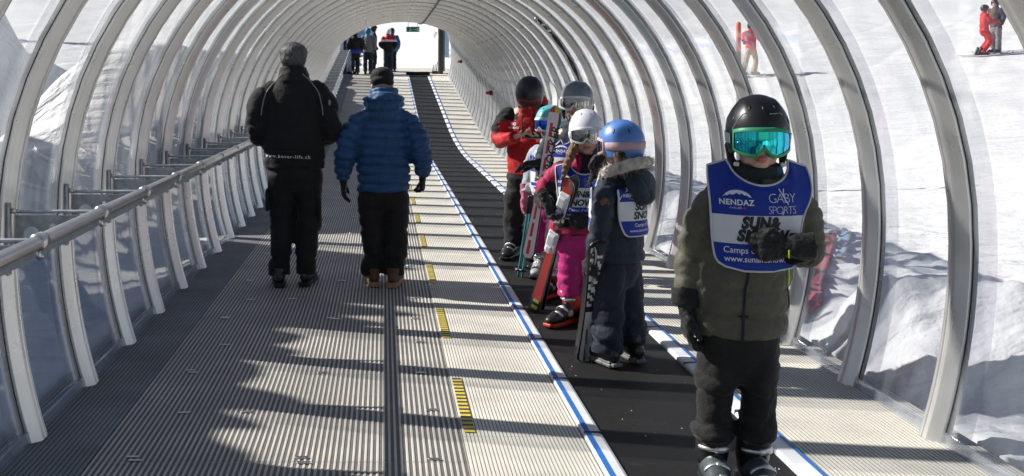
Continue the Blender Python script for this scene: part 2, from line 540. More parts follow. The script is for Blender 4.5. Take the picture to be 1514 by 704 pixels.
# ------------------------------------------------------------------ snow
def terrain(x, y):
    x = np.asarray(x, float); y = np.asarray(y, float)
    e = np.where(y < 19, 0, np.where(y < 25, SL / 12 * (y - 19) ** 2, SL * 3 + SL * (y - 25)))
    e = e + .00009 * np.clip(y - 60, 0, None) ** 2
    P = np.stack([x, y, 0 * x], -1)
    z = e - .42
    # left: a tall ploughed heap off to the side, a shovelled bank against the upper tunnel, open slope beyond
    u = -1.62 - x; t = -x
    hp = (4.56 + .36 * sm(7.0, 8.8, y) + .22 * fbm(P * [0, 1.1, 0] + 3.1, 2) + .17 * noise3(P * [.3, 2.6, 0] + 9) + .19 * np.sign(noise3(P * [.2, 5.3, 0] + 2)) * np.abs(noise3(P * [.2, 5.3, 0] + 2)) ** .5 + .14 * noise3(P * [.3, 8.7, 0])) * (1 - sm(10.4, 11.6, y))
    heap = hp * sm(4.5, 6.4, t + .25 * noise3(P * [.8, .9, 0])) * (1 - sm(6.8, 10.5, t))
    heap = heap + (2.7 + .25 * noise3(P * [.5, .9, 0])) * sm(7.0, 9.8, t + .5 * noise3(P * [.4, .7, 0])) * (1 - sm(10.2, 14.5, t)) * sm(14.5, 17, y) * (1 - sm(24.5, 27.0, y + .8 * noise3(P * [.9, .5, 0])))  # further ridge added so its shaded flank darkens the upper left slope
    hb = (1.84 + .06 * sm(11, 13, y) - .75 * sm(26, 33, y) + .16 * fbm(P * [0, 1.5, 0] + 3.1, 2) + .09 * noise3(P * [.9, 4.2, 0] + 9)) * sm(9.5, 10.8, y)
    bank = .40 + hb * sm(.12, 1.0, u + .1 * noise3(P * [1.5, 2.2, 0])) * (1 - .75 * sm(1.2, 3.2, u))
    rough = .07 * fbm(P * [1.7, 1.7, 0], 3) + .022 * noise3(P * [8, 8, 0])
    zl = bank + heap + rough * sm(0, .4, u) + .03 * np.clip(u - 4, 0, None)
    # right: low shovelled lumps at the wall, then the piste
    v = x - 2.46
    lump = np.clip(fbm(P * [1.1, .8, 0] + 5.7, 3) + .22, 0, None)
    zr = .40 + .58 * lump * sm(.0, .35, v) * (1 - sm(.7, 1.9, v)) + (.05 * fbm(P * [3, 3, 0], 3) + .03 * noise3(P * [7, 7, 0]) + .02 * noise3(P * [14, 14, 0])) * (1 - .6 * sm(1.5, 4, v))
    zr = zr + .075 * np.clip(v - 2.2, 0, None) * sm(2.2, 7, v)
    far = np.clip((np.abs(x - CX) - 5) / 20, 0, 1)
    und = (.16 * noise3(P * [.22, .16, 0]) * np.clip(far + .05, 0, 1) + .06 * fbm(P * [.6, .5, 0], 3) + .03 * noise3(P * [1.7, 1.5, 0])) * np.clip(far + .3, 0, 1)
    z = z + np.where(u > 0, zl, 0) + np.where(v > 0, zr, 0)
    z = z + und * sm(2.4, 5, np.abs(x - CX)) + 1.2 * noise3(P * [.03, .025, 0]) * sm(30, 90, y)
    # beyond the upper end the snow closes over the line of the walkway
    z = z + .40 * sm(38.9, 39.3, y) * np.where((u <= 0) & (v <= 0), 1, 0)
    z = np.where(y > 38.9, np.maximum(z, e - .02 + .1 * fbm(P * [.5, .5, 0], 3) * sm(39, 41, y)), z)
    return z

def axis(parts):
    out = []
    for a, b, n in parts:
        out += list(np.linspace(a, b, n, endpoint=False))
    out.append(parts[-1][1])
    return np.array(out)
gx = axis([(-320, -60, 14), (-60, -20, 26), (-20, -14, 14), (-14, -4.2, 66), (-4.2, -1.5, 40), (-1.5, 2.35, 10), (2.35, 4.6, 44), (4.6, 9, 40), (9, 26, 60), (26, 60, 30), (60, 320, 16)])
gy = axis([(-12, 1, 22), (1, 12, 190), (12, 22, 100), (22, 44, 100), (44, 80, 60), (80, 200, 40), (200, 900, 30)])
XX, YY = np.meshgrid(gx, gy)
ZZ = terrain(XX, YY)
nx, ny = len(gx), len(gy)
idx = np.arange(nx * ny).reshape(ny, nx)
quads = np.stack([idx[:-1, :-1], idx[:-1, 1:], idx[1:, 1:], idx[1:, :-1]], -1).reshape(-1, 4)
ground = from_data('snow_ground', np.stack([XX, YY, ZZ], -1).reshape(-1, 3), quads.tolist(), M['snow'], smooth=True)
tag(ground, kind='structure')
def gz(x, y):
    return float(terrain(np.array([x]), np.array([y]))[0])

# ------------------------------------------------------------------ walkway
def profile_strip(xs_z_m, length, name, mats, root, nl=1):
    """extrude a cross profile [(x,z,material of the span to the next point)] along +Y"""
    vs = []; fs = []; mi = []
    k = len(xs_z_m)
    for j in range(nl + 1):
        for (x, z, m_) in xs_z_m: vs.append((x, length * j / nl, z))
    for j in range(nl):
        for i in range(k - 1):
            fs.append((j * k + i, j * k + i + 1, (j + 1) * k + i + 1, (j + 1) * k + i)); mi.append(xs_z_m[i][2])
    fs.append(tuple(range(k))); mi.append(0)
    fs.append(tuple(range(nl * k, nl * k + k))[::-1]); mi.append(0)
    return from_data(name, vs, fs, mats, root, mi=mi)

def grooved(x0, x1, pitch, gw, gd, z=0.0):
    p = [(x0, z - .05, 0), (x0, z, 0)]
    n = int(round((x1 - x0) / pitch)); q = (x1 - x0) / n
    for i in range(n):
        a = x0 + i * q
        p += [(a + q - gw, z, 1), (a + q - gw * .8, z - gd, 1), (a + q - gw * .2, z - gd, 1)]
        if i < n - 1: p.append((a + q, z, 0))
    p += [(x1, z, 0), (x1, z - .05, 0)]
    return p

def bars(x0, x1, pitch, tw, h):
    p = [(x0, -.05, 0), (x0, 0, 0)]
    n = int(round((x1 - x0) / pitch)); q = (x1 - x0) / n
    for i in range(n):
        a = x0 + i * q
        p += [(a + tw, 0, 0), (a + tw + .002, -h, 1), (a + q - .002, -h, 0)]
        if i < n - 1: p.append((a + q, 0, 0))
    p += [(x1 - .003, 0, 0), (x1, 0, 0), (x1, -.05, 0)]
    return p

floor = empty('walkway')
tag(floor, 'ribbed tread walkway through the tunnel', kind='structure')
floor['label'] = 'grey grating and beige ribbed matting walkway through the tunnel'

def run(proto, y0, y1, L, gap=.004):
    y = y0; first = True
    while y < y1 - .05:
        o = proto if first else link(proto.copy(), proto.parent)
        seat(o, y, y + L)
        first = False
        y += L
LG = 1.18
yg0 = 3.985 - LG * 5
run(profile_strip(bars(-1.147, .331, .0237, .0070, .0028), LG - .004, 'grating_panel', [M['bar'], M['valley']], floor), yg0, 36.4, LG)
run(profile_strip(grooved(-1.60, -1.151, .0215, .004, .003), LG - .003, 'rubber_mat', [M['rubber'], M['rubgroove']], floor), yg0, 36.4, LG)
run(profile_strip(grooved(.335, .835, .0157, .0035, .003, .003), 1.56, 'ribbed_mat', [M['beige'], M['groove']], floor), Y0 - 1.56 * 4, 36.4, 1.562)
run(profile_strip(grooved(1.668, 2.44, .0182, .0045, .004, .003), 1.56, 'ribbed_mat', [M['beige'], M['groove']], floor), Y0 - 1.56 * 4 + .45, 36.4, 1.562)

# yellow and black warning tape beside the seam
tp = []; tmi = []; tf = []
k = 0
NB = 30
for i in range(NB):
    a, b = .78 * i / NB, .78 * (i + 1) / NB
    j = .004
    tp += [(.342, a, 0), (.388, a - j, 0), (.388, b - j, 0), (.342, b, 0)]
    tf.append((k, k + 1, k + 2, k + 3)); tmi.append(i % 2); k += 4
tape = from_data('warning_tape', tp, tf, [M['yellow'], M['tape_black']], floor, mi=tmi)
first = True
for i in range(-1, 18):
    y = 4.30 + 1.575 * i
    o = tape if first else link(tape.copy(), floor)
    first = False
    seat(o, y, y + .78); o.location.z += .0075

# bright clips that hold the grating down
bm = bmesh.new(); box(bm, (0, 0, .002), (.055, .012, .005), bev=.002)
clip = from_bm('clip', bm, M['steel'], floor, smooth=False)
first = True
rc = random.Random(3)
for i in range(-1, 14):
    for (cx_, dy) in ((-1.0, .05), (-.985, .012), (-.90, .57), (-.32, .03), (-.305, -.01), (.20, .02), (.22, .62), (-.62, .58)):
        if rc.random() < .25: continue
        o = clip if first else link(clip.copy(), floor)
        first = False
        y = 3.985 + LG * i + dy + rc.uniform(-.01, .01)
        if y < 1: y += LG * 2
        o.location = (cx_ + rc.uniform(-.012, .012), y, E(y) + .003)
        o.rotation_euler = (slope(y), 0, rc.uniform(-.1, .1))

# ------------------------------------------------------------------ conveyor belt
conv = empty('conveyor_belt')
tag(conv, 'black rubber conveyor belt with white blue striped edges', 'conveyor belt')
ys = list(np.arange(-2, 19, 1.0)) + list(np.arange(19, 25, .3)) + list(np.arange(25, 36.4, 1.0)) + [36.4]
vs = []; fs = []
for y in ys:
    vs += [(.918, y, E(y) - .004), (1.573, y, E(y) - .004)]
for i in range(len(ys) - 1):
    fs.append((2 * i, 2 * i + 1, 2 * i + 3, 2 * i + 2))
from_data('belt', vs, fs, M['belt'], conv)
def edge_strip(x_out, x_in, sx0, sx1):
    d = 1 if x_in > x_out else -1
    p = [(x_out, -.05, 0), (x_out, .012, 0), (x_out + d * .012, .019, 0), (x_in - d * .016, .015, 0), (x_in - d * .004, .009, 0), (x_in, -.03, 0)]
    if d < 0: p = p[::-1]
    o = profile_strip(p, PITCH - .006, 'edge_strip', [M['white_pl']], conv)
    vs = [(sx0, .004, .0198), (sx1, .004, .0194), (sx1, PITCH - .01, .0194), (sx0, PITCH - .01, .0198)]
    from_data('blue_stripe', vs, [(0, 1, 2, 3)], M['blue_pl'], o)
    cap = profile_strip([(min(x_out, x_in) + .003, .0, 0), (min(x_out, x_in) + .004, .0205, 0), (max(x_out, x_in) - .006, .0205, 0), (max(x_out, x_in) - .003, .0, 0)], .012, 'joint_cap', [M['tape_black']], o)
    cap.location = (0, -.008, 0)
    return o
for (a, b, c_, d_, off) in ((.839, .922, .846, .870, .02), (1.664, 1.571, 1.642, 1.660, .30)):
    o = edge_strip(a, b, c_, d_)
    y = Y0 + off - PITCH * 8
    first = True
    while y < 36.0:
        q = o if first else copy_tree(o, conv)
        first = False
        seat(q, y, y + PITCH)
        y += PITCH
bm = bmesh.new()
sweep(bm, [(.83, 0, .05), (1.66, 0, .05)], .075, .06, side=(0, 1, 0), n=16, caps=(0, 0))
box(bm, (1.245, .12, .04), (.86, .2, .09), bev=.02)
rl = from_bm('end_cover', bm, M['belt'], conv)
rl.location = (0, 36.5, E(36.5) + .02)

# concrete landing at the top of the walkway
vs = []; fs = []
yy = [36.42, 37.2, 38.0, 38.95]
for y in yy:
    for x in (-1.62, 2.46): vs.append((x, y, E(y) + .002))
for y in yy:
    for x in (-1.62, 2.46): vs.append((x, y, E(y) - .3))
for i in range(3):
    fs.append((2 * i, 2 * i + 1, 2 * i + 3, 2 * i + 2))
fs += [(0, 8, 9, 1), (6, 7, 15, 14)]
landing = from_data('landing', vs, fs, M['concrete'])
tag(landing, kind='structure')

# ------------------------------------------------------------------ tunnel
A_, B_, ZC = 1.965, 1.835, .83
def prof(t, off=0.0):
    """t 0..1 from left foot over the crown to right foot, pushed outward by off"""
    def pt(t):
        if t < .2:
            z = ZC * t / .2 - .0
            x = -A_ * math.sqrt(max(0, 1 - ((ZC - z) / 2.34) ** 2))
        elif t > .8:
            z = ZC * (1 - t) / .2
            x = A_ * math.sqrt(max(0, 1 - ((ZC - z) / 2.34) ** 2))
        else:
            th = math.pi * (1 - (t - .2) / .6)
            c, s_ = math.cos(th), math.sin(th)
            e_ = 2 / 2.07
            x = A_ * math.copysign(abs(c) ** e_, c); z = ZC + B_ * abs(s_) ** e_
        return x, z
    x, z = pt(t)
    a = pt(max(0, t - .004)); b = pt(min(1, t + .004))
    tx, tz = b[0] - a[0], b[1] - a[1]
    l = math.hypot(tx, tz)
    nx_, nz_ = -tz / l, tx / l
    return CX + x + nx_ * off, z + nz_ * off

tunnel = empty('tunnel')
tag(tunnel, 'long clear plastic tunnel of curved aluminium ribs over the conveyor', 'tunnel')
# rib: hat profile (along path, inward depth); outer part stands proud of the sheet
RP = [(-.066, -.022), (-.074, -.020), (-.074, -.001), (-.066, .000), (-.066, .012), (-.050, .030), (-.034, .046), (-.030, .043), (-.024, .048), (-.010, .050), (-.006, .046), (0, .046), (.006, .046), (.010, .050), (.024, .048), (.030, .043), (.034, .046), (.050, .030), (.066, .012), (.066, .0), (.074, -.001), (.074, -.020), (.066, -.022)]
NT = 56
vs = []; fs = []
for i in range(NT + 1):
    t = i / NT
    for (a, d) in RP:
        x, z = prof(t, .046 - d)
        vs.append((x, a, z))
k = len(RP)
for i in range(NT):
    for j in range(k):
        fs.append((i * k + j, (i + 1) * k + j, (i + 1) * k + (j + 1) % k, i * k + (j + 1) % k))
fs.append(tuple(range(k))); fs.append(tuple(range(NT * k, NT * k + k))[::-1])
mi_ = [1 if j % k in (0, 1, 2, k - 4, k - 3, k - 2) else 0 for i in range(NT) for j in range(k)] + [0, 0]
rib = from_data('rib', vs, fs, [M['alu'], M['gasket']], tunnel, mi=mi_)
rib.data.polygons.foreach_set('use_smooth', [True] * len(rib.data.polygons))
rib.data.set_sharp_from_angle(angle=R(22)) if hasattr(rib.data, 'set_sharp_from_angle') else None
vs = []; fs = []
for i in range(NT + 1):
    t = i / NT
    x, z = prof(t, .052)
    for y in (.0, PITCH / 2, PITCH): vs.append((x, y, z))
for i in range(NT):
    for j in range(2):
        fs.append((3 * i + j, 3 * i + 3 + j, 3 * i + 4 + j, 3 * i + 1 + j))
pane = from_data('pane', vs, fs, M['glass'], tunnel, smooth=True)
vs = []; fs = []
for i in range(NT + 1):
    x, z = prof(i / NT, .047)
    for y in (-.235, -.068): vs.append((x, y, z))
for i in range(NT): fs.append((2 * i, 2 * i + 2, 2 * i + 3, 2 * i + 1))
lap = from_data('overlap_strip', vs, fs, M['lap'], tunnel, smooth=True)
kicks = []
for s_, t0 in ((-1, 0.0), (1, 1.0)):
    vs = []
    for z in (-.02, .05):
        for y in (.07, PITCH - .07):
            for o_ in (.030, .040):
                x = prof(.2 * z / ZC if s_ < 0 else 1 - .2 * z / ZC, o_)[0] if z > 0 else prof(t0, o_)[0]
                vs.append((x, y, z))
    kicks.append(from_data('kick_plate', vs, [(0, 1, 3, 2), (4, 6, 7, 5), (0, 2, 6, 4), (1, 5, 7, 3), (0, 4, 5, 1), (2, 3, 7, 6)], M['kick'], tunnel))
first = True
for n in NR:
    y = Y0 + PITCH * n
    o = rib if first else link(rib.copy(), tunnel)
    o.location = (0, y, E(y)); o.rotation_euler = (slope(y), 0, 0)
    o = lap if first else link(lap.copy(), tunnel)
    o.location = (0, y, E(y)); o.rotation_euler = (slope(y - .1), 0, 0)
    if n < 41:
        for p_ in [pane] + kicks:
            o = p_ if first else link(p_.copy(), tunnel)
            seat(o, y, y + PITCH)
    first = False

# ------------------------------------------------------------------ handrail on the left
hr = empty('handrail')
tag(hr, 'stainless steel handrail on galvanised brackets along the left side', 'handrail')
HX, HZ = -1.18, .945
bm = bmesh.new()
ys = [-3] + list(np.arange(-2, 19, 1.5)) + list(np.arange(19, 25, .5)) + list(np.arange(25, 36, 1.5)) + [36]
sweep(bm, [(HX, y, E(y) + HZ) for y in ys], .0255, n=16, caps=(0, 0))
from_bm('rail', bm, M['steel'], hr)
def bracket_proto():
    # upright plate across the walkway with two round holes, foot flange on the rib
    g = 48
    xo, xi = -1.545, HX - .02
    ztop, zb0, zb1 = .932, .735, .885
    holes = [(-1.475, .850, .034), (-1.385, .882, .016)]
    n = 44; mrows = 24
    vs = []; fs = []
    for i in range(n + 1):
        x = xo + (xi - xo) * i / n
        zb = zb0 + (zb1 - zb0) * (i / n) ** 1.3
        for j in range(mrows + 1): vs.append([x, 0, zb + (ztop - zb) * j / mrows])
    vs = np.array(vs)
    for i in range(n):
        for j in range(mrows):
            q = [i * (mrows + 1) + j, (i + 1) * (mrows + 1) + j, (i + 1) * (mrows + 1) + j + 1, i * (mrows + 1) + j + 1]
            c = vs[q].mean(0)
            if any(math.hypot(c[0] - a, c[2] - b) < r for a, b, r in holes): continue
            fs.append(q)
    # snap hole rims to circles
    from collections import Counter
    ec = Counter()
    for f in fs:
        for a, b in zip(f, f[1:] + f[:1]): ec[tuple(sorted((a, b)))] += 1
    rim = set(v for e_, c_ in ec.items() if c_ == 1 for v in e_)
    for v in rim:
        for a, b, r in holes:
            d = math.hypot(vs[v][0] - a, vs[v][2] - b)
            if d < r * 1.45:
                vs[v][0] = a + (vs[v][0] - a) * r / d; vs[v][2] = b + (vs[v][2] - b) * r / d
    bm = bmesh.new()
    bv = [bm.verts.new(v) for v in vs]
    bf = [bm.faces.new([bv[i] for i in f]) for f in fs]
    r_ = bmesh.ops.extrude_face_region(bm, geom=bf)
    for v in r_['geom']:
        if isinstance(v, bmesh.types.BMVert): v.co.y += .006
    for v in [v for v in bm.verts if not v.link_faces]: bm.verts.remove(v)
    box(bm, (-1.55, -.028, .84), (.012, .075, .30), bev=.003)
    br = from_bm('bracket', bm, M['galv'], hr, smooth=False)
    bm = bmesh.new()
    sweep(bm, [(-1.55, .02, .945), (HX, .02, .945)], .0075, n=8)
    from_bm('cross_bar', bm, M['light_galv'], br)
    for z in (.955, .725):
        bm = bmesh.new()
        sweep(bm, [(-1.545, -.04, z), (-1.522, -.04, z)], .011, n=6, caps=(0, 0))
        sweep(bm, [(-1.525, -.04, z), (-1.512, -.04, z)], .006, n=8, caps=(0, 0))
        from_bm('bolt', bm, M['steel'], br)
    bm = bmesh.new()
    sweep(bm, [(HX, -.028, HZ), (HX, .028, HZ)], .0305, n=18, caps=(0, 0))
    box(bm, (HX, 0, HZ - .045), (.014, .02, .03))
    sweep(bm, [(HX - .012, 0, HZ - .05), (HX + .016, 0, HZ - .05)], .007, n=6, caps=(0, 0))
    from_bm('clamp', bm, M['steel'], br)
    return br
br = bracket_proto()
first = True
for n in NR:
    y = Y0 + PITCH * n
    o = br if first else copy_tree(br, hr)
    first = False
    o.location = (0, y, E(y))

# ------------------------------------------------------------------ things on the ribs and at the far end
def button(y, x, z):
    r_ = empty('emergency_button', (x, y, E(y) + z))
    bm = bmesh.new(); box(bm, (0, 0, 0), (.07, .09, .10), bev=.01); from_bm('housing', bm, M['black_pl'], r_)
    bm = bmesh.new(); sweep(bm, [(-.035, -.01, 0), (-.06, -.01, 0)], .022, n=12, caps=(0, 0)); sweep(bm, [(-.06, -.01, 0), (-.075, -.01, 0)], .042, n=14); from_bm('push_cap', bm, M['red'], r_)
    return r_
b1 = button(Y0 + PITCH * 23.0, 2.33, 1.13); tag(b1, 'red emergency stop button on the right ribs above the red jacketed instructor', 'stop button', 'stop buttons')
b2 = button(Y0 + PITCH * 34.0, 2.33, 1.08); tag(b2, 'small red emergency stop button on the right ribs near the far opening', 'stop button', 'stop buttons')

# exit sign hung from the crown
sg = empty('exit_sign', (CX + .34, 26.2, E(26.2)))
tag(sg, 'green emergency exit sign hanging under the tunnel roof', 'sign')
bm = bmesh.new(); box(bm, (0, 0, 2.32), (.34, .03, .135), bev=.006); from_bm('panel', bm, M['green_sign'], sg, smooth=False)
bm = bmesh.new()
box(bm, (-.07, -.0175, 2.315), (.018, .004, .05)); box(bm, (-.066, -.0175, 2.35), (.02, .004, .02)); box(bm, (-.088, -.0175, 2.29), (.012, .004, .045), M=None); box(bm, (-.05, -.0175, 2.288), (.04, .004, .012)); box(bm, (-.05, -.0175, 2.325), (.03, .004, .01))
box(bm, (.02, -.0175, 2.315), (.06, .004, .012)); 
v1 = [bm.verts.new(p) for p in ((.05, -.0195, 2.34), (.085, -.0195, 2.315), (.05, -.0195, 2.29))]; bm.faces.new(v1)
box(bm, (.125, -.0175, 2.315), (.05, .004, .085))
from_bm('pictogram', bm, M['white'], sg, smooth=False)
for dx in (-.12, .12):
    bm = bmesh.new(); sweep(bm, [(dx, 0, 2.385), (dx, 0, 2.665)], .006, n=6, caps=(0, 0)); from_bm('hanger', bm, M['steel'], sg)

# cable clipped along the roof and a black cable loop down the right side
bm = bmesh.new()
pts = []
for n in range(-2, 40):
    y = Y0 + PITCH * n; x, z = prof(.535, -.012); pts.append((x, y, E(y) + z))
sweep(bm, pts, .012, n=6, caps=(0, 0))
cb = from_bm('cable', bm, M['black_pl']); tag(cb, 'thin dark cable running along the top of the tunnel roof', 'cable')
yb = Y0 + PITCH * 9.5
kc = empty('hanging_cable')
tag(kc, 'black cable with clamp fitting hanging down the inside of the right ribs', 'cable')
for dd in (-.035, .035):
    bm = bmesh.new()
    pts = []
    for i in range(26):
        t = .640 + .115 * i / 25
        x, z = prof(t, -.02 - .006 * math.sin(i * .8 + dd * 40)); y = yb + dd + .10 * (i / 25) ** 2
        pts.append((x, y, E(y) + z))
    sweep(bm, pts, .011, n=7); from_bm('strand', bm, M['black_pl'], kc)
bm = bmesh.new()
for i in range(6):
    t = .640 + .005 * i; x, z = prof(t, -.02)
    box(bm, (x, yb + (.03 if i % 2 else -.03), E(yb) + z), (.045, .03, .035), bev=.008)
from_bm('clamp', bm, M['steel'], kc)

# portal at the far end
pe = E(36.9)
pf = empty('portal_frame', (0, 36.9, pe))
tag(pf, 'dark steel door frame with pale blue panel at the far opening', 'door frame')
for x, wd in ((-1.40, .12), (2.10, .13)):
    bm = bmesh.new(); box(bm, (x, 0, 1.15), (wd, .12, 2.3), bev=.008); from_bm('post', bm, M['dark_steel'], pf, smooth=False)
bm = bmesh.new(); box(bm, (2.20, .1, 1.2), (.07, .1, 2.2), bev=.008); from_bm('post', bm, mat('blue_steel', (.10, .17, .24), .45, .3), pf, smooth=False)
bm = bmesh.new(); box(bm, (2.31, .02, 1.25), (.15, .03, 1.3), bev=.006); from_bm('panel', bm, mat('pale_panel', (.38, .58, .66), .3), pf, smooth=False)
bm = bmesh.new(); box(bm, (2.01, .03, 1.0), (.05, .06, 1.9), bev=.006); from_bm('wooden_strip', bm, mat('wood', (.30, .19, .11), .7), pf, smooth=False)
# ski rack heap at the foot of the post, left gear
def gear(x, y, label, red=False):
    g = empty('broom_rack', (x, y, E(y)))
    tag(g, label, 'rack')
    bm = bmesh.new(); box(bm, (0, 0, .05), (.34, .16, .1), bev=.02); from_bm('base', bm, M['black_pl'], g)
    for i in range(5):
        bm = bmesh.new(); xx = -.13 + .065 * i
        sweep(bm, [(xx, 0, .08), (xx + .05, .02, .32 + .05 * (i % 3))], .014, n=6)
        from_bm('bristle' if not red else 'handle', bm, M['red'] if red and i % 2 else M['steel'] if i % 2 else M['black_pl'], g)
gear(1.92, 37.0, 'small black boot brush rack at the foot of the right post')
gear(-1.16, 36.9, 'dark rack with red handles beside the left post', True)

# pole and cloth outside

# crumbs of trodden snow on the belt and the matting
rr = random.Random(11); vs = []; fs = []
for i in range(140):
    y = 3.4 + 9 * rr.random() ** 1.4
    x = rr.choice([rr.uniform(.93, 1.56), rr.uniform(.93, 1.56), rr.uniform(.40, .83), rr.uniform(1.7, 2.2), rr.gauss(1.2, .2)])
    x = min(2.2, max(.4, x)); r_ = rr.uniform(.0015, .0045) * (1.6 if rr.random() < .06 else 1)
    z = .004 if x < .835 or x > 1.67 else (-.003 if .925 < x < 1.565 else .019)
    k = len(vs); a = rr.random() * 6
    vs += [(x + r_ * math.cos(a + q * 2.1), y + 1.3 * r_ * math.sin(a + q * 2.1), z) for q in range(3)] + [(x, y, z + r_ * .9)]
    fs += [(k, k + 1, k + 3), (k + 1, k + 2, k + 3), (k + 2, k, k + 3)]
cr_ = from_data('snow_crumbs', vs, fs, M['snow'])
tag(cr_, 'white crumbs of trodden snow on the belt and matting', kind='stuff')
# ------------------------------------------------------------------ people: shared builders
SKIN = mat('skin', (.56, .36, .27), .5, 0, .10, 12, .15, 90)
LIPS = mat('lips', (.45, .13, .11), .4, 0, .08, 30)
MIRROR = {}
def lens_mat(name, c1, c2, rough=.06):
    m, t, b, out = nodes(name); L = t.links.new
    b.inputs['Metallic'].default_value = 1.0; b.inputs['Roughness'].default_value = rough
    lw = N(t, 'ShaderNodeLayerWeight', Blend=.42)
    mx = N(t, 'ShaderNodeMix', _data_type='RGBA'); mx.inputs['A'].default_value = (*c1, 1); mx.inputs['B'].default_value = (*c2, 1)
    L(lw.outputs['Facing'], mx.inputs['Factor']); L(mx.outputs['Result'], b.inputs['Base Color'])
    return m

def quilt(pitch, depth, wdt=.010):
    return lambda t: -depth * (np.exp(-((((t + pitch / 2) % pitch) - pitch / 2) / wdt) ** 2)) + depth * .25 * np.cos(2 * np.pi * t / pitch + np.pi)

def folds(amp, f=(5, 5, 12), seed=0.0, fine=.35):
    """cloth creases: sharp warped ridges with slack between them"""
    f = np.array(f)
    def d(co):
        wp = np.stack([noise3(co * 4 + seed + k * 7) for k in range(3)], -1) * .45
        a = noise3(co * f + wp + seed); b = noise3(co * f * 2.1 + wp + seed + 5)
        r1 = (1 - np.abs(a)) ** 5; r2 = (1 - np.abs(b)) ** 5
        return amp * (1.15 * a - 1.3 * r1 + .55 * b - .6 * r2 + .5) + amp * fine * noise3(co * f * 4.5 + seed + 11)
    return d

def seg_param(co, chains):
    """nearest chain and arclength along it for every vertex; chains: list of (points, radius)"""
    best = np.full(len(co), 1e9); cid = np.zeros(len(co), int); tt = np.zeros(len(co))
    for ci, (pts, rad) in enumerate(chains):
        P = np.asarray(pts, float); acc = 0
        for a, b in zip(P[:-1], P[1:]):
            ab = b - a; l = np.linalg.norm(ab)
            u = np.clip(((co - a) @ ab) / (l * l), 0, 1)
            d = np.linalg.norm(co - (a + u[:, None] * ab), axis=1) / rad
            m = d < best
            best[m] = d[m]; cid[m] = ci; tt[m] = acc + u[m] * l
            acc += l
    return cid, tt

def head_tubes(bm, Mh, s=1.0):
    """head with a face looking to -Y in head space; Mh head->person"""
    def B(c, r):
        ball(bm, (0, 0, 0), 1, u=20, v=14) if False else None
        g = bmesh.ops.create_uvsphere(bm, u_segments=20, v_segments=14, radius=1)
        for q in g['verts']:
            q.co = Mh @ Vector((s * (c[0] + q.co.x * r[0]), s * (c[1] + q.co.y * r[1]), s * (c[2] + q.co.z * r[2])))
    B((0, .012, .032), (.073, .093, .086))
    B((0, -.018, -.028), (.063, .070, .080))
    B((0, -.046, -.088), (.034, .036, .030))
    for x in (-1, 1):
        B((.034 * x, -.060, -.032), (.026, .026, .028))
        B((.040 * x, -.020, -.070), (.024, .045, .030))
        B((.074 * x, .012, -.012), (.010, .020, .031))
        B((.012 * x, -.094, -.037), (.009, .010, .008))
    B((0, -.066, .022), (.050, .024, .016))
    B((0, -.098, -.036), (.012, .014, .011))
    for z, r in ((.005, .008), (-.012, .009), (-.026, .010)):
        B((0, -.085 - (.005 - z) * .25, z), (r, .012, .013))
    B((0, -.080, -.0645), (.023, .013, .0065))
    B((0, -.078, -.0765), (.020, .013, .0075))

def hand_pts(wrist, d, n, s, curl, spread=.16, thumb=1, mitten=False):
    """finger chains of a hand: d along the fingers, n out of the palm; thumb +1/-1 picks its side"""
    d = Vector(d).normalized(); n = (Vector(n) - Vector(n).dot(d) * d).normalized()
    w_ = d.cross(n) * thumb       # towards the thumb side
    W = Vector(wrist)
    out = []
    palm = [(W, .026 * s, .018 * s), (W + d * .04 * s, .038 * s, .016 * s), (W + d * .085 * s, .042 * s, .014 * s)]
    out.append(('palm', palm, w_))
    L = [.070, .078, .073, .058]
    for k in range(4):
        o = (1.5 - k) / 3
        base = W + d * (.088 - .006 * abs(k - 1)) * s + w_ * o * .066 * s
        a = spread * o; ang = 0
        pts = [base - d * .02 * s]
        p = base; pts.append(p.copy())
        c = curl[k] if isinstance(curl, (list, tuple)) else curl
        for q, fr in enumerate((.45, .32, .23)):
            ang += c * (1.0, 1.15, .8)[q] * .75
            v = (d * math.cos(a) + w_ * math.sin(a)) * math.cos(ang) + n * math.sin(ang)
            p = p + v * L[k] * fr * s
            pts.append(p.copy())
        out.append(('finger', [(q, r * s, r * s) for q, r in zip(pts, (.0115, .0115, .0108, .0100, .0085))], w_))
    base = W + d * .028 * s + w_ * .024 * s + n * .004 * s
    c = (curl[0] if isinstance(curl, (list, tuple)) else curl)
    v1 = (d * .62 + w_ * .72 + n * .18).normalized()
    v2 = (d * .85 + w_ * (.35 - .45 * c) + n * (.22 + .45 * c)).normalized()
    p1 = base + v1 * .038 * s; p2 = p1 + v2 * .032 * s; p3 = p2 + v2 * .024 * s
    out.append(('thumb', [(base, .015 * s, .015 * s), (p1, .0135 * s, .0135 * s), (p2, .0118 * s, .0118 * s), (p3, .0095 * s, .0095 * s)], w_))
    return out

def add_hand(bm, *a, **k):
    for nm, ch, w_ in hand_pts(*a, **k):
        sweep(bm, [c[0] for c in ch], [c[1] for c in ch], [c[2] for c in ch], side=w_, n=10)

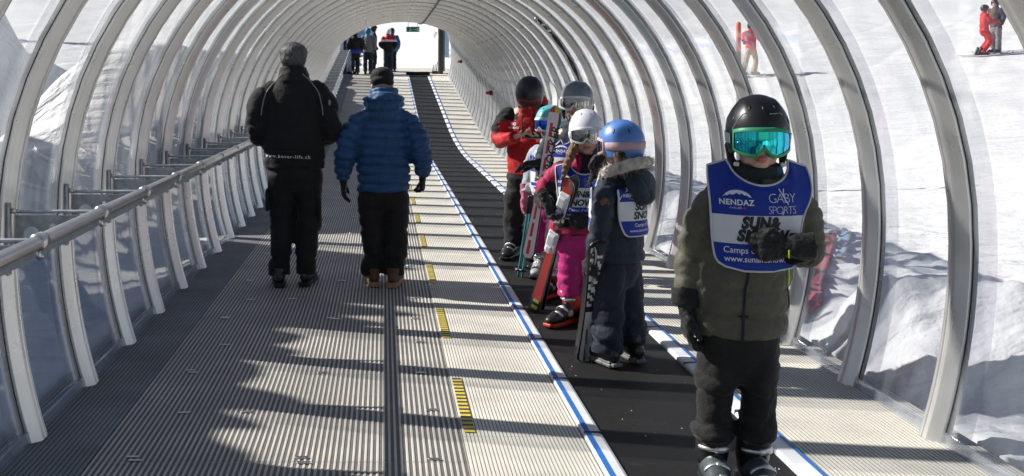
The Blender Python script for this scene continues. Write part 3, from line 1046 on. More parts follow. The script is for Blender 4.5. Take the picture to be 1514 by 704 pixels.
def glove(parent, wrist, d, n, s, curl, m, thumb=1, cuff=None, vox=.0045, cuffm=None, name='glove', cl=.09, cr=.044, fmat=None, extra=None):
    bm = bmesh.new()
    for nm, ch, w_ in hand_pts(wrist, d, n, s * 1.03, curl, thumb=thumb):
        f = 1.28
        sweep(bm, [c[0] for c in ch], [c[1] * f for c in ch], [c[2] * f for c in ch], side=w_, n=10)
    dd = Vector(d).normalized()
    sweep(bm, [Vector(wrist) - (Vector(cuff).normalized() if cuff is not None else dd) * cl * s, Vector(wrist) - dd * .03 * s, Vector(wrist) + dd * .02 * s], [cr * s, (cr - .006) * s, .033 * s], [cr * s * .95, (cr - .01) * s, .026 * s], side=dd.cross(Vector(n)), n=14, caps=(0, 1))
    if extra: extra(bm)
    fo = folds(.0022 * s, (40, 40, 40), 3)
    return blob(name, bm, vox, m, parent, 3, lambda co, no: fo(co), fmat=fmat)

def helmet(parent, Cc, rot, a, mats, vents=(8, .55), brow=.026, name='helmet', low=-.075, back=-.055, vent_mat=None, ridge=.004, fm=None):
    """hard shell with cut-out for the face; head space centred on the eyes' height"""
    ax, ay, az = a
    z0 = .022
    nph, nth = 64, 26
    bm = bmesh.new()
    def zlim(ph):
        p = abs(ph)
        k1 = float(sm(R(38), R(66), p)); k2 = float(sm(R(110), R(165), p))
        z = brow * (1 - k1) + low * k1
        return z * (1 - k2) + back * k2
    def pt(ph, q, grow=0.0):
        zl = zlim(ph) - z0
        thm = math.pi / 2 + (math.asin(min(1, max(-1, -zl / az))) if True else 0)
        th = thm * q
        s_, c_ = math.sin(th), math.cos(th)
        if th > math.pi / 2: s_ = 1 - (1 - s_) * .5
        x = (ax + grow) * s_ * math.sin(ph); y = -(ay + grow) * s_ * math.cos(ph); z = z0 + (az + grow) * c_
        # shaped shell: two low ridges running back over the crown
        rr = ridge * math.exp(-((abs(x) - ax * .52) / .012) ** 2) * (c_ > 0) * math.sin(min(1, th / 1.2) * math.pi)
        return Vector((x, y, z + rr))
    rings = []
    for i in range(1, nth + 1):
        q = i / nth
        rings.append([bm.verts.new(pt(2 * math.pi * j / nph - math.pi, q)) for j in range(nph)])
    for g, q in ((-.004, 1.012), (-.012, 1.0), (-.016, .92), (-.016, .8)):
        rings.append([bm.verts.new(pt(2 * math.pi * j / nph - math.pi, q, g)) for j in range(nph)])
    top = bm.verts.new((0, 0, z0 + az))
    for j in range(nph):
        bm.faces.new((top, rings[0][j], rings[0][(j + 1) % nph]))
    for r1, r2 in zip(rings[:-1], rings[1:]):
        for j in range(nph):
            bm.faces.new((r1[j], r2[j], r2[(j + 1) % nph], r1[(j + 1) % nph]))
    if fm:
        for f in bm.faces:
            f.material_index = fm(f.calc_center_median())
    h = from_bm(name, bm, mats, parent)
    h.location = Cc; h.rotation_euler = rot
    vm = vent_mat or M['black_pl']
    for k in range(vents[0]):
        ph = R(-130 + 260 * k / max(1, vents[0] - 1)) if vents[0] > 1 else 0
        for q in (vents[1],):
            p = pt(ph, q); p2 = pt(ph, q + .10)
            dirv = (p2 - p)
            nn = Vector((p.x / ax ** 2, p.y / ay ** 2, (p.z - z0) / az ** 2)).normalized()
            bm = bmesh.new()
            sweep(bm, [p - nn * .0015, p + dirv * .5 + nn * .0, p2 - nn * .0015], [.0035, .006, .003], [.0025, .003, .002], side=nn.cross(dirv), n=8)
            from_bm('vent', bm, vm, h)
    return h, pt

def head_gear_strap(parent, h, pt, q, m, rot, Cc, width=.034, ph0=62, off=.0035, name='goggle_strap', zc=None):
    bm = bmesh.new()
    n = 40
    rows = []
    for i in range(n + 1):
        ph = R(ph0 + (360 - 2 * ph0) * i / n)
        ph = ph if ph <= math.pi else ph - 2 * math.pi
        row = []
        for dq, g in ((-.5, 0), (-.45, off), (.45, off), (.5, 0)):
            # find the shell point at the wanted height by walking down the meridian
            z = q + dq * -width
            best = None
            for k in range(30, 101):
                p = pt(ph, k / 100, g)
                if best is None or abs(p.z - z) < abs(best.z - z): best = p
            row.append(bm.verts.new(best))
        rows.append(row)
    for a, b in zip(rows[:-1], rows[1:]):
        for j in range(3): bm.faces.new((a[j], b[j], b[j + 1], a[j + 1]))
    o = from_bm(name, bm, m, parent)
    o.location = Cc; o.rotation_euler = rot
    return o

def goggles(parent, Cc, rot, s, frame_m, lens_m, hh=.036, span=58, y_off=0.0, zc=-.002, lens_rows=10):
    """curved mirror lens in a padded frame with a notch over the nose"""
    n = 36
    Rr = .108 * s
    def top(u): return zc * s + hh * s * (1.0 - .28 * abs(u) ** 3) 
    def bot(u): return zc * s - hh * s * (1.0 - .42 * abs(u) ** 2.6) + .026 * s * math.exp(-(u / .17) ** 2)
    def P(u, z, g=0.0):
        ph = R(span) * u
        rr = Rr + g - .10 * max(0, abs(z - zc * s) - .01)
        return Vector((rr * .90 * math.sin(ph), -rr * math.cos(ph) * 1.0 - .014 * s + y_off, z))
    root = None
    bm = bmesh.new()
    rows = []
    for i in range(n + 1):
        u = -1 + 2 * i / n
        uu = u * .93
        rows.append([bm.verts.new(P(uu, bot(u) + .006 * s + (top(u) - bot(u) - .012 * s) * j / lens_rows, .004 * s)) for j in range(lens_rows + 1)])
    for a, b in zip(rows[:-1], rows[1:]):
        for j in range(lens_rows): bm.faces.new((a[j], b[j], b[j + 1], a[j + 1]))
    # frame: deep padded rim
    fbm = bmesh.new()
    loop = [(-1 + 2 * i / n, 1) for i in range(n + 1)] + [(1 - 2 * i / n, -1) for i in range(n + 1)]
    prof_ = [(.006, -.006), (.0065, .006), (.001, .009), (-.006, .004), (-.02, .006), (-.028, .010)]
    rings = []
    for (u, sgn) in loop:
        z = top(u) if sgn > 0 else bot(u)
        endk = abs(u) > .999
        ring = []
        for (g, dz) in prof_:
            ring.append(fbm.verts.new(P(u * (1.0 + (.05 * dz / .009 if endk else 0)), z + dz * s * sgn * .9, g * s)))
        rings.append(ring)
    for k in range(len(rings)):
        a = rings[k]; b = rings[(k + 1) % len(rings)]
        for j in range(len(prof_) - 1): fbm.faces.new((a[j], b[j], b[j + 1], a[j + 1]))
    f = from_bm('goggles', fbm, frame_m, parent)
    f.location = Cc; f.rotation_euler = rot
    l = from_bm('lens', bm, lens_m, f)
    return f

def chin_strap(parent, Cc, rot, s, m, pad=True):
    bm = bmesh.new()
    for x in (-1, 1):
        sweep(bm, spl([(x * .088 * s, -.005, -.045 * s), (x * .074 * s, -.02 * s, -.085 * s), (x * .04 * s, -.045 * s, -.118 * s), (0, -.055 * s, -.127 * s)], 4), .007 * s, .0025 * s, side=(0, 1, 0), n=8)
        if pad:
            sweep(bm, [(x * .093 * s, .02 * s, -.03 * s), (x * .088 * s, .012 * s, -.075 * s), (x * .082 * s, -.005 * s, -.098 * s)], [.014 * s, .013 * s, .008 * s], [.035 * s, .03 * s, .018 * s], side=(1, 0, 0), n=12)
    o = from_bm('chin_strap', bm, m, parent)
    o.location = Cc; o.rotation_euler = rot
    return o

def ski_boot(parent, ank, heading, s, shell_m, cuff_m, sole_m, buckle_m, name='ski_boot', tilt=.18, cuff_h=.245):
    """rigid boot; ank = point on the floor under the ankle, heading = angle of the toe from -Y"""
    o = empty(name + '_tmp')
    bm = bmesh.new()
    pts = spl([(0, .085, .070, .042, .050), (0, .045, .075, .050, .058), (0, -.03, .078, .050, .062), (0, -.11, .064, .050, .048), (0, -.175, .052, .047, .034), (0, -.212, .046, .036, .026)], 3)
    sweep(bm, [(p[0] * s, p[1] * s, p[2] * s) for p in pts], [p[3] * s for p in pts], [p[4] * s for p in pts], side=(1, 0, 0), n=20)
    sweep(bm, [(0, .03 * s, .08 * s), (0, .018 * s, .15 * s), (0, -.002 * s, .20 * s)], [.052 * s, .055 * s, .056 * s], [.062 * s, .062 * s, .062 * s], side=(1, 0, 0), n=20, caps=(1, 0))
    sh = blob(name, bm, .0075 * s ** .5, [shell_m], parent, 3)
    sh.location = ank; sh.rotation_euler = (0, 0, heading)
    bpy.data.objects.remove(o)
    bm = bmesh.new()
    tz = cuff_h
    sweep(bm, [(0, .036 * s, .085 * s), (0, .030 * s, .125 * s), (0, .012 * s, .2 * s), (0, -.02 * s, tz * s)], [.054 * s, .062 * s, .066 * s, .068 * s], [.066 * s, .072 * s, .072 * s, .072 * s], side=(1, 0, 0), n=22, caps=(0, 0))
    from_bm('cuff', bm, cuff_m, sh)
    bm = bmesh.new()
    for (y, wd, ln) in ((-.09, .047, .25), (.06, .044, .10)):
        box(bm, (0, y * s, .013 * s), (wd * 2 * s, ln * s, .026 * s), bev=.008 * s)
    box(bm, (0, -.225 * s, .02 * s), (.066 * s, .03 * s, .02 * s), bev=.004 * s)
    box(bm, (0, .12 * s, .02 * s), (.066 * s, .03 * s, .02 * s), bev=.004 * s)
    box(bm, (0, -.0 * s, .028 * s), (.078 * s, .20 * s, .02 * s), bev=.005 * s)
    from_bm('sole', bm, sole_m, sh, smooth=False)
    for (y, z, r, ry) in ((-.128, .062, .052, .052), (-.075, .082, .053, .060), (.014, .165, .0655, .0735), (.002, .212, .0675, .0735)):
        bm = bmesh.new()
        pp = []
        for i in range(11):
            an = R(-62 + 124 * i / 10)
            if z < .1:
                pp.append((math.sin(an) * r * s, y * s - .012 * s * math.cos(an), (z + math.cos(an) * ry * .86 - .012) * s))
            else:
                pp.append((math.sin(an) * r * s, (y - .012 - math.cos(an) * ry + .012) * s, z * s))
        sweep(bm, pp, .0085 * s, .0050 * s, side=(0, 1, 0) if z < .1 else (0, 0, 1), n=8)
        k0 = pp[7]; k1 = pp[9]
        sweep(bm, [Vector(pp[5]) * 1.0, Vector(pp[7]), Vector(pp[9])], .0145 * s, .0085 * s, side=(0, 1, 0) if z < .1 else (0, 0, 1), n=8)
        from_bm('buckle', bm, buckle_m, sh)
    return sh

def shoe(parent, ank, heading, s, upper_m, sole_m, name='shoe', lift=0.0):
    bm = bmesh.new()
    pts = spl([(0, .075, .050, .032, .038), (0, .03, .058, .038, .050), (0, -.04, .054, .041, .046), (0, -.11, .042, .045, .034), (0, -.165, .034, .040, .024)], 3)
    sweep(bm, [(p[0] * s, p[1] * s, (p[2] + .008) * s) for p in pts], [p[3] * s for p in pts], [p[4] * s for p in pts], side=(1, 0, 0), n=16)
    sweep(bm, [(0, .03 * s, .07 * s), (0, .03 * s, .12 * s)], [.042 * s, .045 * s], [.055 * s, .055 * s], n=16, caps=(1, 0))
    u = blob(name, bm, .008, [upper_m], parent, 3)
    u.location = ank; u.rotation_euler = (lift, 0, heading)
    bm = bmesh.new()
    out = [(.030, .112), (.040, .08), (.038, .0), (.046, -.09), (.046, -.15), (.030, -.20), (0, -.212)]
    lp = [(x, y) for x, y in out] + [(-x, y) for x, y in out[::-1][1:]]
    top = [bm.verts.new((x * s, y * s, .030 * s)) for x, y in lp]
    bot = [bm.verts.new((x * s * .97, y * s * .98, .0)) for x, y in lp]
    bm.faces.new(top); bm.faces.new(bot[::-1])
    for i in range(len(lp)):
        j = (i + 1) % len(lp); bm.faces.new((top[i], top[j], bot[j], bot[i]))
    from_bm('sole', bm, sole_m, u, smooth=False)
    return u

def bib(parent, bvh, rows, front, bands, mats, piping_m, neck=None, ncol=36, off=.011, name='bib'):
    """cloth tabard draped on the jacket. rows: [(z, xl, xr)] top to bottom; front: -1 front (-Y), +1 back.
    bands: [(z_top, z_bottom, material index)]; neck: (z1, ztop(u)) neckline cut above the level rows"""
    R0 = np.array(rows, float)
    zf = R0[:, 0]
    order = np.argsort(zf)
    fl = spl(R0, 5)
    def xlr(z):
        return np.interp(z, fl[::-1, 0], fl[::-1, 1]), np.interp(z, fl[::-1, 0], fl[::-1, 2])
    zb = zf[-1]; z1 = neck[0] if neck else zf[0]
    cuts = sorted(set([z1, zb] + [v for a in bands for v in a[:2] if zb < v < z1]), reverse=True)
    Z = []
    for a, b in zip(cuts[:-1], cuts[1:]):
        k = max(1, int(round((a - b) / .014)))
        Z += list(np.linspace(a, b, k, endpoint=False))
    Z = np.array(Z + [zb])
    # finer rows round the bottom corners
    U = np.linspace(0, 1, ncol + 1)
    ZZ_ = []
    if neck:
        nt_ = 9
        zt = np.array([neck[1](u) for u in U])
        for k in range(nt_):
            f = k / nt_
            ZZ_.append(zt * (1 - f) + z1 * f)
    ntop = len(ZZ_)
    for z in Z: ZZ_.append(np.full(ncol + 1, z))
    ZG = np.array(ZZ_)
    n = len(ZG)
    XL, XR = xlr(ZG)
    XG = XL + (XR - XL) * U[None, :]
    Yv = np.full(ZG.shape, np.nan)
    for i in range(n):
        for j in range(ncol + 1):
            h = bvh.ray_cast(Vector((XG[i, j], front * 1.0, ZG[i, j])), Vector((0, -front, 0)))
            if h[0] is not None and h[0].y * front > -.06: Yv[i, j] = h[0].y
    jj = np.arange(ncol + 1)
    for i in range(n - 1, -1, -1):
        ok = ~np.isnan(Yv[i])
        if i < n - 1 and ntop and i < ntop:
            Yv[i] = np.where(ok, Yv[i], Yv[i + 1] - front * .006)
        elif ok.any(): Yv[i] = np.interp(jj, jj[ok], Yv[i][ok])
        else: Yv[i] = Yv[i + 1]
    base = Yv.copy(); Y = base.copy()
    for it in range(30):
        q = Y.copy()
        q[1:-1] = .25 * (Y[:-2] + Y[2:]) + .5 * Y[1:-1]
        q[:, 1:-1] = .5 * q[:, 1:-1] + .25 * (q[:, :-2] + q[:, 2:])
        Y = np.minimum(q, base) if front < 0 else np.maximum(q, base)
    P = np.stack([XG, Y, ZG], -1)
    wr = .010 * fbm(P.reshape(-1, 3) * [11, 0, 5] + 4, 2).reshape(n, ncol + 1)
    Y = Y + front * (off + np.abs(wr))
    P[:, :, 1] = Y
    vs = P.reshape(-1, 3); fs = []; mi = []
    for i in range(n - 1):
        for j in range(ncol):
            zc = ZG[i:i + 2, j:j + 2].mean(); m_ = 0
            for (a, b, k) in bands:
                if b <= zc <= a: m_ = k
            q = i * (ncol + 1) + j
            fs.append((q, q + 1, q + ncol + 2, q + ncol + 1)); mi.append(m_)
    o = from_data(name, vs, fs, mats, parent, smooth=True, mi=mi)
    so = o.modifiers.new('t', 'SOLIDIFY'); so.thickness = .0025; so.offset = 0
    loop = [P[i, 0] for i in range(n)] + [P[-1, j] for j in range(1, ncol + 1)] + [P[i, -1] for i in range(n - 2, -1, -1)] + [P[0, j] for j in range(ncol - 1, -1, -1)]
    bm = bmesh.new()
    sweep(bm, [Vector(p) for p in loop], .0062, .0042, side=(0, 1, 0), n=8, caps=(0, 0))
    from_bm('piping', bm, piping_m, o)
    Yl = Y[ntop:]; nl = len(Z)
    def place(x, z, lift=.0035):
        i = np.interp(-z, -Z, np.arange(nl)); i0 = int(min(nl - 2, max(0, math.floor(i)))); fi = i - i0
        xl, xr = xlr(z)
        j = min(ncol - 1e-6, max(0, (x - xl) / (xr - xl) * ncol)); j0 = int(j); fj = j - j0
        y = (Yl[i0, j0] * (1 - fi) + Yl[i0 + 1, j0] * fi) * (1 - fj) + (Yl[i0, j0 + 1] * (1 - fi) + Yl[i0 + 1, j0 + 1] * fi) * fj
        return (x, y + front * lift, z)
    return o, place

def drape_line(parent, bvh, pts, front, r, m, name='seam', off=.002, flat=1.0):
    q = spl(pts, 5); out = []
    for x, z in q:
        h = bvh.ray_cast(Vector((x, front * 1.0, z)), Vector((0, -front, 0)))
        if h[0] is not None: out.append(h[0] + Vector((0, front * off, 0)))
    bm = bmesh.new()
    sweep(bm, out, r, r * flat, side=(1, 0, 0), n=8)
    return from_bm(name, bm, m, parent)

def drape_text(parent, bvh, front, s, x, z, size, m, **k):
    def place(a, b, lift=.003):
        h = bvh.ray_cast(Vector((a, front * 1.0, b)), Vector((0, -front, 0)))
        return (a, (h[0].y if h[0] is not None else 0) + front * lift, b)
    return letters(parent, place, s, x, z, size, m, **k)

def letters(parent, place, s, x, z, size, m, bold=0.0, shear=0.0, space=1.0, sx=1.0, rot=0.0, flip=1, align='CENTER', name='lettering', lift=.0035):
    vs, fs = text_mesh(s, size, bold, shear, space, align, sx)
    c, sn = math.cos(rot), math.sin(rot)
    out = [place(x + flip * (vx * c - vz * sn), z + vx * sn + vz * c, lift) for vx, vz in vs]
    return from_data(name, out, fs, m, parent)

def flat_shape(parent, place, poly, m, name='emblem', lift=.0035):
    from mathutils.geometry import tessellate_polygon
    tri = tessellate_polygon([[Vector((a, b, 0)) for a, b in poly]])
    return from_data(name, [place(a, b, lift) for a, b in poly], [tuple(t) for t in tri], m, parent)

def nendaz(parent, place, x, z, k, m, red, flip=1):
    """wordmark under a snowy mountain arc"""
    letters(parent, place, 'NENDAZ', x, z - .006 * k, .026 * k, m, .0007 * k, space=1.05, sx=.98, flip=flip)
    letters(parent, place, '4 VALLÉES', x - flip * .004 * k, z - .0185 * k, .0088 * k, m, flip=flip)
    flat_shape(parent, place, [(x + flip * a * k, z + b * k) for a, b in ((.021, -.0125), (.028, -.0125), (.028, -.0195), (.021, -.0195))], red)
    arc = [(-.042, .021)]
    for i in range(13):
        an = R(168 - 156 * i / 12); arc.append((.004 + .044 * math.cos(an), .0135 + .030 * math.sin(an)))
    arc.append((.050, .0195))
    ridge_ = [(.040, .0215), (.031, .0275), (.026, .0262), (.017, .033), (.010, .0285), (.002, .0335), (-.006, .0285), (-.013, .0268), (-.019, .0295), (-.027, .0235), (-.034, .0245)]
    flat_shape(parent, place, [(x + flip * a * k, z + b * k) for a, b in arc + ridge_], m)

def gaby(parent, place, x, z, k, m, flip=1):
    letters(parent, place, 'GABY', x, z + .004 * k, .033 * k, m, -.0011, space=.84, sx=.92, flip=flip)
    letters(parent, place, 'SPORTS', x, z - .023 * k, .028 * k, m, -.0010, space=.80, sx=.86, flip=flip)
    # long hairline strokes that tie the two words together
    for (x0, z0, x1, z1) in ((-.008, .038, .014, .0), (.004, .038, .0, -.026)):
        wd = .0012
        flat_shape(parent, place, [(x + flip * (x0 - wd) * k, z + z0 * k), (x + flip * (x0 + wd) * k, z + z0 * k), (x + flip * (x1 + wd) * k, z + z1 * k), (x + flip * (x1 - wd) * k, z + z1 * k)], m)

def body(parent, spec, skin=None, vox=.0075):
    """one continuous body under the clothes. spec keys: head (Matrix), hs, neck, sh, el, wr, hip, kn, an, torso"""
    bm = bmesh.new()
    J = spec
    head_tubes(bm, J['head'], J['hs'])
    hc = J['head'].translation
    sweep(bm, [J['neck'], Vector(J['neck']) * .4 + Vector(hc) * .6 + Vector((0, .012, -.02))], .048 * J['hs'], n=14)
    sweep(bm, [(p[0], p[1], p[2]) for p in J['torso']], [p[3] for p in J['torso']], [p[4] for p in J['torso']], n=18)
    for k in (0, 1):
        a, b, c = J['sh'][k], J['el'][k], J['wr'][k]
        q = J.get('limb', 1.0)
        sweep(bm, spl([a, b, c], 3), list(np.interp(np.linspace(0, 1, 7), [0, .5, 1], [.038 * q, .032 * q, .022 * q])), n=12)
        if J.get('hands') and J['hands'][k]:
            add_hand(bm, c, *J['hands'][k])
        else:
            d = (Vector(c) - Vector(b)).normalized()
            sweep(bm, [c, Vector(c) + d * .025 * q], [.021 * q, .018 * q], n=10)
        a, b, c = J['hip'][k], J['kn'][k], J['an'][k]
        sweep(bm, spl([a, b, c], 3), list(np.interp(np.linspace(0, 1, 7), [0, .5, 1], [.062 * q, .045 * q, .032 * q])), n=12)
        f = Vector((0, -.1 * q, -.02))
        sweep(bm, [Vector(c) + Vector((0, .02, -.01)), Vector(c) + f], [.034 * q, .026 * q], n=10)
    lp = J['head'] @ Vector((0, -.088 * J['hs'], -.0705 * J['hs']))
    iv = J['head'].inverted()
    hs = J['hs']
    def fm(ce):
        A = np.array(iv); q = ce @ A[:3, :3].T + A[:3, 3]
        return ((np.abs(q[:, 0]) / (.024 * hs)) ** 2 + ((q[:, 2] + .0705 * hs) / (.0115 * hs)) ** 2 < 1) & (q[:, 1] < -.07 * hs)
    return blob('body', bm, vox, [skin or SKIN, LIPS], parent, 3, fmat=fm)

def jacket(parent, torso, arms, mats, disp=None, fmat=None, vox=.010, collar=None, smooth=4, name='jacket', extra=None, rnd=(0, 1), n=26):
    """torso rows (x,y,z,rx,ry) from hem up; arms: list of chains [(x,y,z,r)...]"""
    bm = bmesh.new()
    t = spl(torso, 4)
    sweep(bm, [tuple(p[:3]) for p in t], list(t[:, 3]), list(t[:, 4]), n=n, caps=rnd)
    for ch in arms:
        a = spl(ch, 4)
        sweep(bm, [tuple(p[:3]) for p in a], list(a[:, 3]), n=18, caps=(1, 0))
    if collar is not None:
        c = spl(collar, 3)
        sweep(bm, [tuple(p[:3]) for p in c], list(c[:, 3]), list(c[:, 4]), n=22, caps=(0, 0))
    if extra: extra(bm)
    return blob(name, bm, vox, mats, parent, smooth, disp, fmat)

def trousers(parent, pelvis, legs, mats, disp=None, fmat=None, vox=.010, name='trousers', smooth=4):
    bm = bmesh.new()
    t = spl(pelvis, 3)
    sweep(bm, [tuple(p[:3]) for p in t], list(t[:, 3]), list(t[:, 4]), n=24)
    for ch in legs:
        a = spl(ch, 4)
        sweep(bm, [tuple(p[:3]) for p in a], list(a[:, 3]), list(a[:, 4] if a.shape[1] > 4 else a[:, 3]), n=20, caps=(1, 0))
    return blob(name, bm, vox, mats, parent, smooth, disp, fmat)

def rotM(rx=0, ry=0, rz=0, loc=(0, 0, 0)):
    return Matrix.Translation(Vector(loc)) @ Euler((rx, ry, rz)).to_matrix().to_4x4()
# ------------------------------------------------------------------ clothing materials
F = {}
F['olive'] = fab('olive_nylon', (.092, .088, .063), .62, .4, 26)
F['black'] = fab('black_fabric', (.010, .010, .011), .78, .4, 24)
F['blackp'] = fab('black_trousers', (.012, .012, .012), .8, .45, 20)
F['navy'] = fab('navy_fabric', (.019, .028, .043), .7, .4, 24)
F['navyp'] = fab('navy_trousers', (.014, .020, .034), .75, .45, 20)
F['puff'] = fab('blue_puffer', (.019, .074, .185), .5, .35, 26, sheen=.1)
F['bib'] = fab('bib_blue', (.008, .035, .30), .6, .15, 16, sheen=.05, var=.08)
F['bibw'] = fab('bib_white', (.68, .69, .72), .6, .12, 16, sheen=.05, var=.04)
F['pipe'] = fab('piping', (.62, .64, .68), .5, .05, 16, var=.04)
F['glove'] = fab('glove_black', (.011, .011, .012), .65, .4, 40)
F['gaiter'] = fab('dark_collar', (.018, .022, .026), .8, .4, 24)
F['tealblue'] = fab('lining_blue', (.01, .10, .20), .7, .3, 24)
F['lime'] = mat('lime_zip', (.45, .70, .03), .5, 0, .08, 20)
F['print'] = mat('bib_print_white', (.78, .79, .82), .6, 0, .03, 20)
F['printk'] = mat('bib_print_black', (.012, .012, .014), .6, 0, .03, 20)
F['orange'] = mat('bib_print_orange', (.75, .22, .03), .6, 0, .03, 20)
F['hblack'] = mat('helmet_black', (.011, .011, .012), .36, 0, .15, 10, .03, 60, coat=.0)
F['gog_green'] = mat('goggle_green', (.03, .30, .14), .45, 0, .1, 20)
F['strapw'] = fab('goggle_strap_white', (.62, .66, .58), .7, .1, 30, var=.06)
F['lens_teal'] = lens_mat('teal_mirror', (.03, .62, .60), (.03, .10, .60))
F['bootshell'] = mat('boot_shell_teal', (.055, .07, .072), .4, 0, .5, 18, .08, 30)
F['bootblack'] = mat('boot_black', (.016, .016, .017), .38, 0, .3, 12, .08, 30)
F['buckle'] = mat('buckle_metal', (.62, .62, .62), .35, .8, .2, 30)
F['hair_grey'] = mat('hair_grey', (.075, .072, .07), .55, 0, .6, 70, .5, 160, stretch=(1, 1, .3))
F['shoe'] = fab('brown_shoe', (.11, .055, .025), .6, .3, 30)
F['gum'] = mat('gum_sole', (.42, .24, .11), .6, 0, .15, 20)
F['grey_line'] = mat('reflective_line', (.30, .26, .25), .5, 0, .1, 20)

# ------------------------------------------------------------------ boy in the foreground
def boy():
    P = empty('person', (1.34, 3.70, .0645), R(-9)); P.scale = (.957, .957, .957)
    tag(P, 'boy in olive jacket and blue bib with black helmet and green mirror goggles', 'person')
    hc = Vector((.022, -.01, 1.283)); rot = (R(4), 0, R(-1))
    Mh = rotM(*rot, loc=hc)
    body(P, dict(head=Mh, hs=1.04, neck=(.02, .01, 1.10), torso=[(-.04, 0, .55, .12, .09), (0, 0, .85, .12, .085), (.02, 0, 1.05, .13, .08)],
         sh=[(-.13, 0, 1.06), (.18, 0, 1.05)], el=[(-.225, .02, .81), (.208, .02, .84)], wr=[(-.24, -.02, .645), (.10, -.165, .89)],
         hip=[(-.12, 0, .54), (.03, 0, .54)], kn=[(-.13, -.01, .34), (.03, -.01, .34)], an=[(-.135, .01, .04), (.017, .01, .04)], limb=.85), vox=.0062)
    chains = [([(-.04, 0, .5), (.02, 0, 1.2)], .16), ([(-.13, 0, 1.06), (-.225, .02, .81), (-.245, -.02, .63)], .06), ([(.18, 0, 1.05), (.208, .02, .84), (.09, -.165, .892)], .06)]
    qf = quilt(.092, .0075, .008); qa = quilt(.085, .0055, .008); fo = folds(.0045, (7, 7, 16), 2)
    def disp(co, no):
        cid, t = seg_param(co, chains)
        return np.where(cid == 0, qf(co[:, 2] - .53), qa(t)) + fo(co)
    J = jacket(P, [(-.045, 0, .528, .176, .118), (-.045, 0, .60, .180, .122), (-.03, 0, .75, .178, .124), (.0, 0, .90, .174, .122), (.022, 0, 1.02, .176, .114), (.026, .005, 1.085, .150, .100), (.024, .01, 1.13, .095, .085)],
               [[(-.115, .005, 1.07, .062), (-.185, .015, .95, .062), (-.222, .02, .81, .058), (-.240, -.02, .655, .050)],
                [(.165, .005, 1.065, .062), (.210, .02, .95, .060), (.206, .02, .845, .059), (.15, -.09, .868, .053)]],
               [F['olive']], disp, vox=.0095, rnd=(0, 1))
    bv = bvh_of([J])
    # black cuffs of the sleeves
    for a_, b_, ra, rb in (((-.240, -.01, .70), (-.2435, -.022, .635), .058, .055), ((.165, -.07, .863), (.118, -.135, .882), .0635, .060)):
        bm = bmesh.new(); sweep(bm, [a_, b_], [ra, rb], n=18, caps=(0, 0))
        blob('cuff', bm, .008, [F['black']], P, 3, lambda co, no: folds(.003, (20, 20, 20), 1)(co))
    # high collar with zip
    bm = bmesh.new(); sweep(bm, spl([(.024, .012, 1.09, .105, .098), (.024, .01, 1.14, .094, .090), (.024, .004, 1.185, .086, .088)], 3)[:, :3], [.108, .104, .1, .096, .092, .089, .087], [.1, .096, .094, .092, .09, .089, .088], n=24, caps=(0, 0))
    blob('collar', bm, .008, [F['gaiter'], F['tealblue']], P, 3, lambda co, no: folds(.004, (14, 14, 14), 4)(co), fmat=lambda c: (c[:, 0] - .024 > .06) & (c[:, 2] > 1.12))
    drape_line(P, bv, [(-.052, .535), (-.045, .70), (-.03, .80)], -1, .0055, F['gaiter'], 'zip')
    drape_line(P, bv, [(.118, .835), (.121, .80), (.122, .735)], -1, .0042, F['lime'], 'pocket_zip')
    drape_line(P, bv, [(.122, .735), (.128, .66), (.135, .60)], -1, .003, F['gaiter'], 'pocket_zip')
    bm = bmesh.new(); box(bm, (.024, -.093, 1.125), (.010, .006, .012), bev=.002); box(bm, (.022, -.098, 1.105), (.008, .004, .028), bev=.002); from_bm('zip_pull', bm, M['black_pl'], P)
    # bib
    def zt(u):
        x = -.150 + .352 * u
        s_ = 1.205 - .42 * max(0, abs(x - .024) - .095)
        k = (x - .024) / .108
        return s_ - (.098 * math.sqrt(1 - k * k) if abs(k) < 1 else 0)
    B, pl = bib(P, bv, [(1.21, -.150, .190), (1.14, -.158, .212), (1.07, -.160, .207), (1.00, -.158, .175), (.93, -.155, .158), (.85, -.150, .150), (.82, -.135, .138), (.802, -.095, .10), (.795, -.05, .055)], -1,
                [(1.3, .998, 0), (.998, .893, 1), (.893, .5, 0)], [F['bib'], F['bibw']], F['pipe'], neck=(1.092, zt))
    nendaz(B, pl, -.072, 1.042, 1.08, F['print'], M['red'])
    gaby(B, pl, .090, 1.040, 1.50, F['print'])
    letters(B, pl, 'SUN&', .008, .952, .058, F['printk'], .0040, .22, 1.10, sx=.84)
    letters(B, pl, 'SN', -.040, .906, .056, F['printk'], .0040, .22, 1.12, sx=.92)
    letters(B, pl, 'W', .080, .906, .056, F['printk'], .0036, .22, .95, sx=.8)
    flat_shape(B, pl, [(.020 + .030 * math.cos(R(a)), .926 + .030 * math.sin(R(a))) for a in range(0, 360, 24)], F['orange'], lift=.003)
    flat_shape(B, pl, [(.024 + .022 * math.cos(R(a)), .921 + .022 * math.sin(R(a))) for a in range(0, 360, 24)], F['bib'], lift=.0042)
    letters(B, pl, "Camps d'été", -.120, .860, .032, F['print'], .0002, align='LEFT', sx=.95)
    letters(B, pl, 'www.sunandsnow.ch', -.118, .829, .031, F['print'], .0002, align='LEFT', sx=.92)
    # trousers
    fo2 = folds(.009, (6, 6, 15), 7, .3)
    def dp(co, no):
        k = .35 + .65 * np.exp(-((co[:, 2] - .36) / .08) ** 2) + .9 * np.exp(-((co[:, 2] - .19) / .05) ** 2)
        return fo2(co) * k
